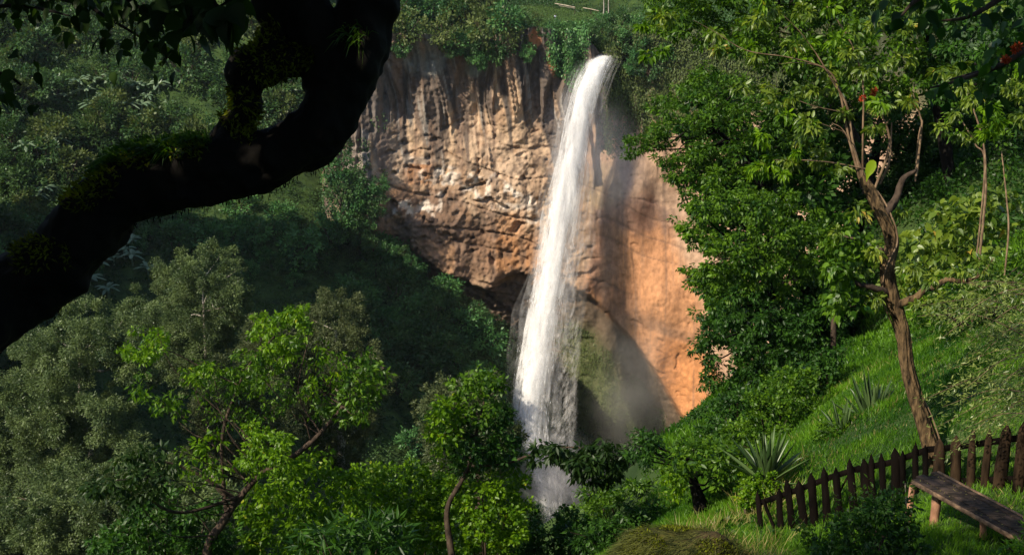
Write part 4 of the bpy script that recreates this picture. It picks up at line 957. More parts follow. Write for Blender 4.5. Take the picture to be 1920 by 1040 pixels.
shrub('shrub', 'low weeds growing under the bench', [(1765,1030),(1820,1022),(1880,1032),(1870,1060),(1760,1060)], 13.5, .4, 14, .07, .04, 'deep', 1.6, kind='fold')

n = 5200; xy = np.column_stack([RNG.uniform(9, 34, n), RNG.uniform(30, 66, n)]); px_, py_, d_ = proj(np.column_stack([xy, G(xy[:, 0], xy[:, 1])]))
ok = (py_ < 560 - .55 * (px_ - 1560) * (px_ < 1760) - 110 * (px_ >= 1760)) & (px_ < 2000) & (px_ > 1250)
tag(cover_bag(xy[ok], Gr, 34, .25, .75, .16, .09, 1.).build('undergrowth', M['deep'], None), 'dark leafy undergrowth beneath the trees of the right bank', 'undergrowth', None, 'stuff')
n = 1500; xy = np.column_stack([RNG.uniform(2, 20, n), RNG.uniform(13, 34, n)]); px_, py_, d_ = proj(np.column_stack([xy, G(xy[:, 0], xy[:, 1])]))
ok = (noise(xy[:, 0] * .35, xy[:, 1] * .35, 5.) + .5 * sst(1620, 1420, px_) > .25) & (px_ < 1950) & (px_ > 1200)
tag(cover_bag(xy[ok], Gr, 26, .08, .26, .085, .055, 1.).build('lawn_weeds', M['mid'], None), 'broad-leaved weeds scattered through the grass slope', 'weeds', None, 'stuff')
# willow-like sprays
wl = empty('willow_shrub', P(1990, 860, 13.5), 'airy twiggy shrub with narrow pale leaves at the right edge', 'shrub'); O_ = P(1990, 860, 13.5); tb = Bag(); lb = Bag()
for k in range(34):
    t0 = RNG.uniform(0, 1); a = np.array([1960 + 30 * RNG.uniform(), 540 + 260 * t0]); L_ = RNG.uniform(90, 260); an = RNG.uniform(-.35, .55)
    b_ = a + [-L_ * math.cos(an), L_ * math.sin(an)]; m_ = (a + b_) / 2 + [0, -L_ * .12]
    dd = RNG.uniform(12.2, 15.); pp = spline(P([a[0], m_[0], b_[0]], [a[1], m_[1], b_[1]], [dd + .3, dd, dd - .3]), 9)
    tube(tb, pp - O_, np.linspace(.009, .002, len(pp)), 5, 1, do_spline=False)
    for _ in range(int(L_ * 1.0)):
        j = RNG.integers(2, len(pp)); c = pp[j] + RNG.normal(0, .07, 3)
        leaf_quads(c[None] - O_, RNG.normal(0, .6, (1, 3)) + [[-.6, 0, -.3]], RNG.normal(0, .5, (1, 3)) + [[0, 0, .7]], RNG.uniform(.04, .085), .018, RNG.uniform(0, 1), lb)
tube(tb, np.array([P(2000, 880, 13.5), P(1990, 780, 13.5), P(1975, 650, 13.5), P(1960, 540, 13.5)]) - O_ + [0, 0, -.2], [.05, .04, .03, .01], 8, 6)
tb.build('stem', M['twig'], wl); lb.build('foliage', M['willow'], wl)

# ---- crooked rough-barked tree by the fence
def rough_tree():
    tp = [(1754,872,16.6,.18),(1735,800,16.5,.142),(1714,735,16.4,.130),(1700,680,16.3,.125),(1692,615,16.2,.125),(1670,552,16.1,.135),(1664,500,16,.125),(1672,450,16,.12),(1652,400,15.9,.115),(1630,355,15.9,.095),(1615,330,15.9,.06)]
    pts = np.array([P(a, b, d) for a, b, d, r in tp]); b0 = pts[0] - [0, 0, .35]; O = b0
    root = empty('crooked_tree', O, 'crooked tree with rough furrowed bark leaning behind the picket fence', 'tree')
    bg = Bag(); pr_ = spline(np.column_stack([np.vstack([b0, pts]), [.2] + [r for *_, r in tp]]), 16)
    c, r = pr_[:, :3] - O, pr_[:, 3] * .78; t = unit(np.gradient(c, axis=0)); n_ = unit(np.cross(t, [0, 1., 0])); b_ = np.cross(t, n_)
    a = np.linspace(0, 2 * np.pi, 49)[:-1]; s = np.arange(len(c))[:, None] * .03
    fur = np.abs(noise(np.cos(a)[None] * 3.2 + 5, np.sin(a)[None] * 3.2, s * 1.1)) ; fur2 = noise(np.cos(a)[None] * 8, np.sin(a)[None] * 8, s * 6)
    rr = r[:, None] * (1.08 - .30 * (1 - sst(0, .35, fur)) + .06 * fur2)
    V = c[:, None] + (n_[:, None] * np.cos(a)[None, :, None] + b_[:, None] * np.sin(a)[None, :, None]) * rr[..., None]
    i = np.arange(len(c) * 48).reshape(len(c), 48); bg.add(V, np.stack([i[:-1], np.roll(i[:-1], -1, 1), np.roll(i[1:], -1, 1), i[1:]], -1).reshape(-1, 4))
    bg.build('trunk', M['bark'], root)
    def lim(pth, name='limb', m='bark'):
        q = Bag(); tube(q, np.array([P(a, b, d) for a, b, d, r in pth]) - O, [r for *_, r in pth], 10, 8, .18); q.build(name, M[m], root)
    lim([(1680,572,16.1,.07),(1716,558,15.9,.05),(1735,541,15.8,.046),(1752,538,15.8,.048),(1775,524,15.7,.036),(1800,527,15.65,.032),(1830,520,15.6,.026),(1846,508,15.5,.019),(1863,484,15.4,.008)])
    lim([(1800,522,15.7,.03),(1830,535,15.6,.025),(1850,540,15.6,.008)])
    lim([(1668,552,16.1,.07),(1640,540,15.9,.05),(1605,530,15.8,.035),(1575,505,15.7,.012)], 'limb', 'bark_mid')
    lim([(1655,405,15.9,.075),(1680,372,15.9,.06),(1694,335,15.9,.045),(1722,318,15.9,.025)], 'limb', 'bark_mid')
    st = [[(1620,345,15.9,.034),(1600,270,15.8,.028),(1588,200,15.7,.024),(1560,150,15.6,.02),(1530,100,15.5,.012)], [(1612,335,15.9,.03),(1592,260,15.8,.026),(1572,165,15.7,.022),(1545,128,15.6,.016),(1480,108,15.5,.012),(1400,95,15.4,.01),(1340,60,15.3,.007),(1300,38,15.2,.004)],
          [(1640,355,15.9,.03),(1664,290,15.7,.028),(1666,250,15.7,.022),(1645,195,15.6,.012)], [(1650,345,15.9,.026),(1668,300,15.8,.022),(1672,230,15.8,.012)],
          [(1617,340,15.9,.024),(1618,250,15.7,.02),(1617,150,15.5,.017),(1590,70,15.4,.014),(1545,5,15.3,.012)], [(1718,330,15.9,.026),(1728,240,15.8,.022),(1726,220,15.8,.018),(1712,175,15.7,.008)],
          [(1716,340,16.2,.02),(1722,260,16,.018),(1730,225,16,.01)], [(1545,125,15.6,.012),(1500,118,15.5,.01),(1460,120,15.4,.004)], [(1590,212,15.7,.010),(1530,200,15.5,.008),(1480,182,15.4,.005)],
          [(1590,250,15.8,.010),(1540,232,15.6,.007)], [(1530,100,15.5,.010),(1500,60,15.4,.008),(1470,30,15.3,.005)], [(1640,320,15.9,.02),(1560,305,15.7,.014),(1500,300,15.6,.01),(1450,300,15.5,.005)],
          [(1625,335,15.9,.012),(1585,250,15.6,.012),(1560,230,15.6,.004)]]
    for s_ in st: lim([(a, b, d, r * .68) for a, b, d, r in s_], 'twig', 'twig')
    # clinging vine on the bark
    vt = Bag(); tt = np.linspace(0, 1, 60); k = (tt * (len(c) - 1) * .93).astype(int); an = 1.2 + tt * 9
    vp = c[k] + (n_[k] * np.cos(an)[:, None] + b_[k] * np.sin(an)[:, None]) * (r[k] * 1.12 + .015)[:, None]
    tube(vt, vp, np.full(60, .013), 5, 1, do_spline=False); vt.build('vine', M['twig'], root)
    lb = Bag(); lb2 = Bag()
    cl = [(1500,90,26,1),(1545,80,22,1),(1575,95,18,1),(1545,135,16,0),(1218,104,15,1),(1238,96,10,1),(1210,52,12,1),(1240,30,16,0),(1262,40,14,0),(1340,60,12,0),(1350,95,12,0),(1415,105,14,0),(1405,90,10,1),(1440,165,14,0),(1480,185,14,0),(1520,235,22,0),(1500,262,18,0),(1455,298,17,1),(1430,312,16,1),(1410,320,12,1),(1480,300,15,0),(1540,290,20,0),(1580,215,14,0),(1610,130,18,0),(1640,120,20,0),(1690,110,18,0),(1650,205,14,0),(1700,190,18,0),(1850,205,20,1),(1862,235,18,1),(1822,185,16,0),(1790,210,16,0),(1770,240,12,0),(1560,160,14,0),(1525,170,12,0),(1450,15,16,0),(1600,60,16,0),(1500,20,16,0),(1600,395,20,0),(1570,440,16,0),(1730,575,14,0),(1640,560,14,0),(1745,525,15,0),(1795,505,16,0),(1840,495,15,0),(1870,520,18,0),(1820,550,15,0),(1705,500,14,0),(1640,470,14,0),(1612,505,14,0),(1690,395,16,0),(1760,560,16,0)]
    for _ in range(62):
        px, py = RNG.uniform(1380, 1930), RNG.uniform(-20, 330)
        if py > 150 and 1660 < px < 1800: continue
        cl.append((px, py, RNG.uniform(10, 21), int(RNG.uniform() < .35)))
    for px, py, r_, br in cl:
        d_ = 15.5 + RNG.uniform(-.6, .5); cc = P(px, py, d_) - O; R_ = r_ * d_ / F
        clump(lb if br else lb2, cc, (R_ * 1.15, R_, R_ * .8), int(30 + r_ * 2.2), .10, .042, 6, .5, .6, .7, 'round', hollow=.2)
    side_ = Bag(); crown_poly(side_, [(1545,425),(1590,405),(1625,460),(1622,560),(1580,600),(1550,580),(1560,500)], 16.2, .8, 16, .11, .07, 2.2, kind='round', droop=.8); side_.build('leaves', M['mid'], root, O)
    for e_ in ([(1660,470,16,.03),(1610,450,16.1,.02),(1570,440,16.2,.008)], [(1668,540,16.1,.03),(1620,570,16.2,.02),(1580,575,16.2,.008)]): lim(e_, 'limb', 'bark_mid')
    # one big hanging leaf
    leaf_round(np.array([P(1638,300,15.2) - O]), [[-.3, 0, -1]], [[-.3, -1, .2]], .27, .14, .95, lb)
    leaf_round(np.array([P(1415,175,15.2) - O, P(1425,170,15.1) - O]), [[-1, 0, .1], [.8, 0, -.2]], [[0, -.6, 1], [0, -.4, 1]], .2, .10, .6, lb2)
    lb.build('leaves', M['bright'], root); lb2.build('leaves', M['yellowish'], root)
    for px, py, r_ in ((1617,184,6),(1640,168,9),(1637,176,6)):
        fb = Bag(); cc = P(px, py, 15.3) - O; clump(fb, cc, r_ * .7 * 15.3 / F, 110, .03, .012, 6, .5, .3, .1, 'quad'); fb.build('flower', M['red'], root)
    return root
rough_tree()
# bare thin trunks in the dark hollow
for (pth, lab) in (([(1845,400,24,.03),(1848,330,24,.026),(1842,260,24,.022),(1812,165,24,.012)], 'thin bare sapling in the dark hollow, right of the crooked tree'),
                   ([(1846,325,24.3,.02),(1828,270,24.3,.018),(1800,220,24.3,.01)], 'bare forking sapling leaning left in the dark hollow'),
                   ([(1890,450,23,.02),(1888,380,23,.018),(1878,285,23,.012)], 'very thin upright sapling near the right edge'),
                   ([(1560,700,31,.09),(1563,620,31,.08),(1560,520,31,.06)], 'straight thin trunk standing in the shade of the dense tree')):
    pts = np.array([P(a, b, d) for a, b, d, r in pth]); b0 = pts[0].copy(); b0[2] = min(b0[2], float(G(b0[0], b0[1])) - .2); r = empty('sapling', b0, lab, 'tree'); q = Bag()
    tube(q, np.vstack([b0, pts]) - b0, [pth[0][3]] + [p[3] for p in pth], 7, 7, .1); q.build('trunk', M['twig'] if 'thin bare' in lab or 'fork' in lab or 'very' in lab else M['bark_mid'], r)
    q = Bag(); clump(q, pts[-1] - b0, .45, 90, .12, .06, 6, .4, .5, .5, 'fold'); q.build('leaves', M['mid'], r)

# ================================================================== FENCE, BENCH, AGAVES, MOUND, GRASS
def picket_fence():
    O = P(1425, 1003, 18); root = empty('picket_fence', O, 'shade-darkened weathered picket fence with pointed pales running along the grass slope', 'fence')
    def fd(px): return np.interp(px, [1410, 1515, 1620, 1700, 1762, 1850, 1920, 1990], [18.1, 17.5, 16.9, 16.4, 16.0, 15.2, 14.5, 13.9])
    pk = [(1420,917,1431,1002,5),(1458,913,1467,993,6.5),(1477,903,1490,990,7),(1498,899,1515,996,9.5),(1521,887,1533,993,9),(1543,878,1556,990,8),(1566,873,1579,981,8),(1593,864,1606,973,8.5),(1619,857,1628,960,9),(1635,851,1641,950,6),(1653,847,1661,946,7),(1677,840,1683,943,9.5),(1696,844,1697,938,6),(1719,828,1719,930,6),(1736,832,1738,926,6),
          (1761,821,1762,926,12.5),(1795,814,1793,922,11.5),(1826,806,1821,920,9),(1856,803,1844,923,8),(1888,795,1870,924,13.5),(1917,789,1908,928,11.5),(1950,780,1941,930,12)]
    for i, (x0, y0, x1, y1, hw) in enumerate(pk):
        d0 = float(fd(x0)); a = P(x0, y0, d0); b = P(x1, y1, float(fd(x1))) - [0, 0, .22]; w_ = hw * .86 * d0 / F; log = x0 > 1750
        bg = Bag(); a = a + P(x0 + RNG.normal(0, 1.5), y0 + RNG.normal(0, 2.5), d0) - P(x0, y0, d0); ax = unit(a - b); Lg = np.linalg.norm(a - b)
        X_ = unit(np.cross(ax, [0, 1., 0])) * 1.; ang = RNG.uniform(-.35, .2) + .35; X_ = X_ * math.cos(ang) + np.array([0, 1., 0]) * math.sin(ang); X_ = unit(X_ - ax * (X_ @ ax)); Yv = np.cross(ax, X_)
        if log:
            seg = 14; aa = np.linspace(0, 2 * np.pi, seg, endpoint=False); ts = np.array([0, .25, .5, .75, .87, .93, .975, 1.]); rs = np.array([1.06, 1.0, 1.02, .95, .90, .66, .30, .06]) * RNG.uniform(.93, 1.07, 8)
            V = []
            for t_, r_ in zip(ts, rs):
                rr = w_ * r_ * (1 + .07 * noise(np.cos(aa) * 2 + i * 3, np.sin(aa) * 2, t_ * 4)); V.append(b + ax * Lg * t_ + X_ * (rr * np.cos(aa))[:, None] + Yv * (rr * .85 * np.sin(aa))[:, None])
            V = np.array(V) - O; q = np.arange(len(ts) * seg).reshape(len(ts), seg); bg.add(V, np.stack([q[:-1], np.roll(q[:-1], -1, 1), np.roll(q[1:], -1, 1), q[1:]], -1).reshape(-1, 4))
        else:
            th = .018; ts = [0, .3, .6, .86, .90, 1.]; ws = [.95, 1.02, .97, 1.0, .78 + .1 * RNG.uniform(), .06]
            V = []
            for t_, s_ in zip(ts, ws):
                c = b + ax * Lg * t_ + X_ * w_ * .06 * RNG.normal(); ww = w_ * s_ * (1 + .05 * RNG.normal())
                V += [c - X_ * ww - Yv * th, c + X_ * ww - Yv * th, c + X_ * ww + Yv * th, c - X_ * ww + Yv * th]
            V = np.array(V) - O; f = [[0, 3, 2, 1], [20, 21, 22, 23]]
            for l_ in range(5):
                for k_ in range(4): f.append([l_ * 4 + k_, l_ * 4 + (k_ + 1) % 4, l_ * 4 + 4 + (k_ + 1) % 4, l_ * 4 + 4 + k_])
            bg.add(V, np.array(f))
        bg.build('post' if log else 'picket', M['log'] if log else M['fence'], root)
    def rail(pts, hw, off):
        q = Bag(); pp = np.array([P(a, b, float(fd(a)) + off) for a, b in pts]) - O
        for a, b in zip(pp[:-1], pp[1:]):
            box(q, (a + b) / 2, np.linalg.norm(b - a) / 2 + .01, .025, hw, b - a, np.cross([0, 0, 1.], b - a), np.cross(b - a, np.cross([0, 0, 1.], b - a)), .006)
        q.build('rail', M['fence'], root)
    rail([(1428,941),(1500,916),(1560,893),(1612,877)], .042, .06); rail([(1606,880),(1672,866),(1740,842),(1768,840)], .044, .055); rail([(1764,841),(1830,832),(1900,822),(1960,815)], .045, .12)
    rail([(1764,903),(1830,900),(1900,898),(1960,897)], .045, .12)
    q = Bag(); tube(q, np.array([P(1431, 936, 18), P(1441, 962, 17.95), P(1453, 992, 17.9)]) - O, [.03, .03, .028], 6, 3); q.build('brace', M['fence'], root)
    q = Bag(); tube(q, np.array([P(1590, 892, 17.2), P(1578, 915, 17.4), P(1566, 945, 17.6)]) - O, [.016, .016, .014], 6, 3); q.build('brace', M['log'], root)
picket_fence()

def bench():
    A = P(1709, 896, 14.5); B = P(1876, 988, 13.14); C = P(1746, 881, 14.75); zt = A[2]
    A[2] = B[2] = C[2] = zt; u = unit(B - A); B = A + u * 2.0; v = C - A; v = v - u * (v @ u); Wd = np.linalg.norm(v); v = v / Wd; Lg = 2.0
    mid = (A + B) / 2 + v * Wd / 2; O = mid - [0, 0, .5]
    root = empty('bench', O, 'rough plank bench of worn grey-brown boards on short log legs beside the fence', 'bench')
    wds = np.array([.085, .125, .115, .075]) ; wds = wds / wds.sum() * (Wd - .02); y0 = 0
    for k, w_ in enumerate(wds):
        q = Bag(); c = (A + B) / 2 + v * (y0 + w_ / 2) - [0, 0, .02] - O; box(q, c + u * [.03, -.02, .02, -.04][k] + [0, 0, [0, .010, -.004, .012][k]], Lg / 2, w_ / 2, .02, u, v, (0, 0, 1), .004)
        ob = q.build('plank', M['bench'], root); y0 += w_ + .012
    q = Bag(); box(q, (A + B) / 2 - v * .014 - [0, 0, .035] - O, Lg / 2 - .02, .011, .028, u, v, (0, 0, 1), .003); q.build('edge_board', M['bench_edge'], root)
    q = Bag(); box(q, (A + B) / 2 + v * (Wd + .02) - [0, 0, .0] - O, Lg / 2, .013, .03, u, v, (0, 0, 1), .003); q.build('edge_board', M['bench_edge'], root)
    for s_ in (.08, .5, .92):
        q = Bag(); box(q, A + u * Lg * s_ + v * Wd / 2 - [0, 0, .065] - O, .035, Wd / 2 - .02, .022, u, v, (0, 0, 1), .003); q.build('crosspiece', M['bench'], root)
    for i, (px, py, d, r_, h) in enumerate(((1711,912,14.5,.042,.5),(1756,930,14.45,.058,.55),(1842,975,13.6,.043,.5),(1893,985,13.45,.042,.45))):
        p = P(px, py, d); p[2] = zt - .085; q = Bag(); lean = RNG.normal(0, .02, 2)
        tube(q, np.array([p, p + [lean[0], lean[1], -h * .5], p + [lean[0] * 2, lean[1] * 2, -h]]) - O, [r_ * .9, r_, r_ * 1.08], 12, 6, .12); q.build('leg', M['peeled'], root)
    # fallen leaves on the boards are a litter of their own
    n = 150; a_ = RNG.uniform(.03, .97, n); b_ = RNG.uniform(.05, .95, n); q = Bag()
    pos = A + u * (a_ * Lg)[:, None] + v * (b_ * Wd)[:, None] + [0, 0, .006]; leaf_quads(pos, RNG.normal(0, 1, (n, 3)) * [1, 1, .1], RNG.normal(0, .2, (n, 3)) + [0, 0, 1], RNG.uniform(.012, .035, n), .012, RNG.uniform(0, 1, n), q, .1)
    tag(q.build('leaf_litter', M['drygrass'], None), 'tiny dry leaves scattered over the bench boards', 'leaf litter', None, 'stuff')
bench()

def agave(px, py, d, n, Ls, label, seed, lean=0.):
    rg = np.random.default_rng(seed); O = P(px, py, d); O[2] = min(O[2], float(G(O[0], O[1])) + .22); root = empty('agave_plant', O, label, 'agave')
    for i in range(n):
        a = i * 2.399 + rg.uniform(-.2, .2); f = (i + .5) / n; e = math.radians(84 - 62 * f ** 1.2 + rg.uniform(-6, 6)); L = Ls * rg.uniform(.82, 1.08) * (1 - .12 * f); w_ = Ls * rg.uniform(.042, .056)
        t = np.linspace(0, 1, 10); bend = rg.uniform(.0, .22) * f + (.5 if rg.uniform() < .1 and f > .5 else 0)
        rr = L * t * math.cos(e) + .03; z = L * t * math.sin(e) - bend * L * t ** 2.5
        c = np.column_stack([rr * math.cos(a), rr * math.sin(a), z]); sd_ = np.array([-math.sin(a), math.cos(a), 0]); up_ = unit(np.cross(np.gradient(c, axis=0), sd_)); up_ = up_ * np.sign(up_[0] @ np.array([-math.cos(a), -math.sin(a), .1]) + 1e-6)
        wv = (w_ * np.interp(t, [0, .2, .5, .8, 1], [.75, .85, 1, .6, .02]))[:, None]
        V = np.stack([c + sd_ * wv + up_ * wv * .45, c + sd_ * wv * .5 + up_ * wv * .0, c - up_ * wv * .28, c - sd_ * wv * .5, c - sd_ * wv + up_ * wv * .45], 1).reshape(-1, 3)
        q = Bag(); q.add(V, grid_faces(5, 10), rg.uniform(0, 1)); q.build('blade', M['agave'], root)
agave(1436, 908, 19.4, 34, 1.08, 'large agave with upright grey-green sword leaves just behind the left end of the fence', 3)
agave(1634, 806, 21.4, 40, 1.15, 'upper agave with dark sword leaves in the middle of the grass slope', 5)
agave(1580, 820, 20.8, 18, .75, 'smallest agave, half hidden in low shrubs left of the upper one', 9)

M['mound_grass'] = leaf_mat('bent_mound_grass', (.022, .032, .008), (.17, .18, .045), .3, .1)
def mound():
    C = P(1272, 1092, 16.2); root = empty('mossy_mound', C - [0, 0, .7], 'rounded mossy mound tufted with dry bent grass at the bottom edge', 'mound'); O = C - [0, 0, .7]
    th = np.linspace(0, np.pi * .62, 40)[:, None]; ph = np.linspace(0, 2 * np.pi, 81)[None]
    R = 1 + .10 * fbm(np.sin(th) * np.cos(ph) * 2, np.sin(th) * np.sin(ph) * 2, np.cos(th) * 2 + 0 * ph, 4)
    V = np.stack([np.sin(th) * np.cos(ph) * 1.08 * R, np.sin(th) * np.sin(ph) * .9 * R, np.cos(th) * .80 * R + 0 * ph], -1) + (C - O)
    q = Bag(); q.add(V, grid_faces(81, 40)); q.build('earth', rough_mat('mossy_earth', (.015, .014, .006), (.09, .085, .015), 5, (1, 1, 1), 1., c3=(.05, .035, .015)), root, smooth=True)
    def RR(v): return 1 + .10 * fbm(v[:, 0] * 2, v[:, 1] * 2, v[:, 2] * 2, 4)
    n = 9000; th = np.arccos(RNG.uniform(.0, 1, n)); ph = RNG.uniform(0, 2 * np.pi, n); nr = np.column_stack([np.sin(th) * np.cos(ph), np.sin(th) * np.sin(ph), np.cos(th)])
    pos = nr * [1.08, .90, .80] * RR(nr)[:, None] * 1.005 + (C - O); dn_ = np.column_stack([nr[:, 0] - .9, nr[:, 1] * .6 - .2, -np.ones(n) * .35]) + RNG.normal(0, .35, (n, 3)) + nr * .55
    q = Bag(); leaf_quads(pos, dn_, nr, RNG.uniform(.08, .28, n), .011, RNG.uniform(0, 1, n), q, droop=.25); q.build('dry_grass', M['mound_grass'], root)
    n = 14000; th = np.arccos(RNG.uniform(.1, 1, n)); ph = RNG.uniform(0, 2 * np.pi, n); nr = np.column_stack([np.sin(th) * np.cos(ph), np.sin(th) * np.sin(ph), np.cos(th)])
    k = noise(nr[:, 0] * 3, nr[:, 1] * 3, 4.) > 0; nr = nr[k]; q = Bag(); leaf_quads(nr * [1.08, .9, .80] * RR(nr)[:, None] + (C - O), RNG.normal(0, .5, (len(nr), 3)) + nr, RNG.normal(0, 1, (len(nr), 3)), .05, .022, RNG.uniform(0, 1, len(nr)), q); q.build('moss', M['moss'], root)
mound()

# pale weed stalk in front of the bench
O = P(1706, 1060, 12.8); r = empty('weed_stalk', O, 'single thin pale weed stalk standing in front of the bench end', 'plant'); q = Bag()
pw = np.array([P(1706,1060,12.8), P(1704,1010,12.8), P(1700,960,12.8), P(1697,905,12.8)]) - O; tube(q, pw, [.011, .010, .009, .005], 6, 6); q.build('stem', M['rail'], r)
q = Bag(); 
for z_ in np.linspace(.35, 1, 9): clump(q, pw[0] * (1 - z_) + pw[-1] * z_ + RNG.normal(0, .03, 3), .07, 12, .07, .03, 4, .5, .5, .2, 'fold')
q.build('leaves', M['mid'], r)
for i, (px, py, d, lab) in enumerate(((1622,905,13.6,'upright leafy weed growing before the middle pickets'), (1530,960,14.5,'leafy weed growing before the left pickets'))):
    O = P(px + 5, 1050, d); r = empty('weed', O, lab, 'plant'); q = Bag(); b = Bag()
    for k in range(5):
        tp = P(px + RNG.normal(0, 22), py + RNG.uniform(0, 40), d) - O; tube(q, [np.zeros(3) + RNG.normal(0, .03, 3), tp * .5 + RNG.normal(0, .03, 3), tp], [.006, .005, .003], 5, 5)
        for z_ in np.linspace(.3, 1, 10): clump(b, tp * z_ + RNG.normal(0, .02, 3), .06, 9, .065, .026, 4, .5, .5, .3, 'fold')
    q.build('stem', M['bark_mid'], r); b.build('leaves', M['mid'], r)

# grass of the near slope
def grass(n, x0, x1, y0, y1, L, W, m, lab, keep=None, lean=(0.1, 0, 1)):
    x = RNG.uniform(x0, x1, n); y = RNG.uniform(y0, y1, n)
    c = fbm(x * 1.3, y * 1.3, 7., 3); z = Gr(x, y)
    px, py, d = proj(np.column_stack([x, y, z])); k = (px > 1050) & (px < 2700) & (py < 1300)
    if keep is not None: k &= keep(px, py, x, y)
    x, y, z, c = x[k], y[k], z[k], c[k]; n = len(x); q = Bag(); far = np.hypot(x, y) / 20
    d_ = RNG.normal(0, .38, (n, 3)) + np.array(lean); s = RNG.uniform(.5, 1.3, n) * (1 + .6 * c)
    leaf_quads(np.column_stack([x, y, z - .01]), d_, RNG.normal(0, 1, (n, 3)), L * s, W * np.maximum(far, .7), np.clip(.45 + .35 * c + .6 * fbm(x * .28, y * .28, 4., 3) + RNG.normal(0, .2, n), 0, 1), q, droop=.15)
    tag(q.build('grass', M[m], None), lab, 'grass', None, 'stuff')
grass(430000, 1.5, 19, 9, 27, .15, .013, 'grass', 'short green grass on the slope around the fence')
grass(160000, 4, 26, 27, 48, .22, .022, 'grass', 'green grass on the upper slope below the wooded bank', lambda px, py, x, y: py > np.where(px < 1760, 555 - .55 * (px - 1560), 440) + 25 * noise(x * .8, y * .8))
grass(5000, 2, 6.5, 14, 19, .42, .012, 'drygrass', 'tall dry grass stalks at the left end of the fence', lambda px, py, x, y: (noise(x * 1.1, y * 1.1, 2.) > .05) & (px < 1500 + 30 * noise(x, y)))
grass(14000, 3, 16, 13, 27, .17, .011, 'drygrass', 'scattered dry blades in the grass slope', lambda px, py, x, y: fbm(x * .6, y * .6, 3., 3) > .1)

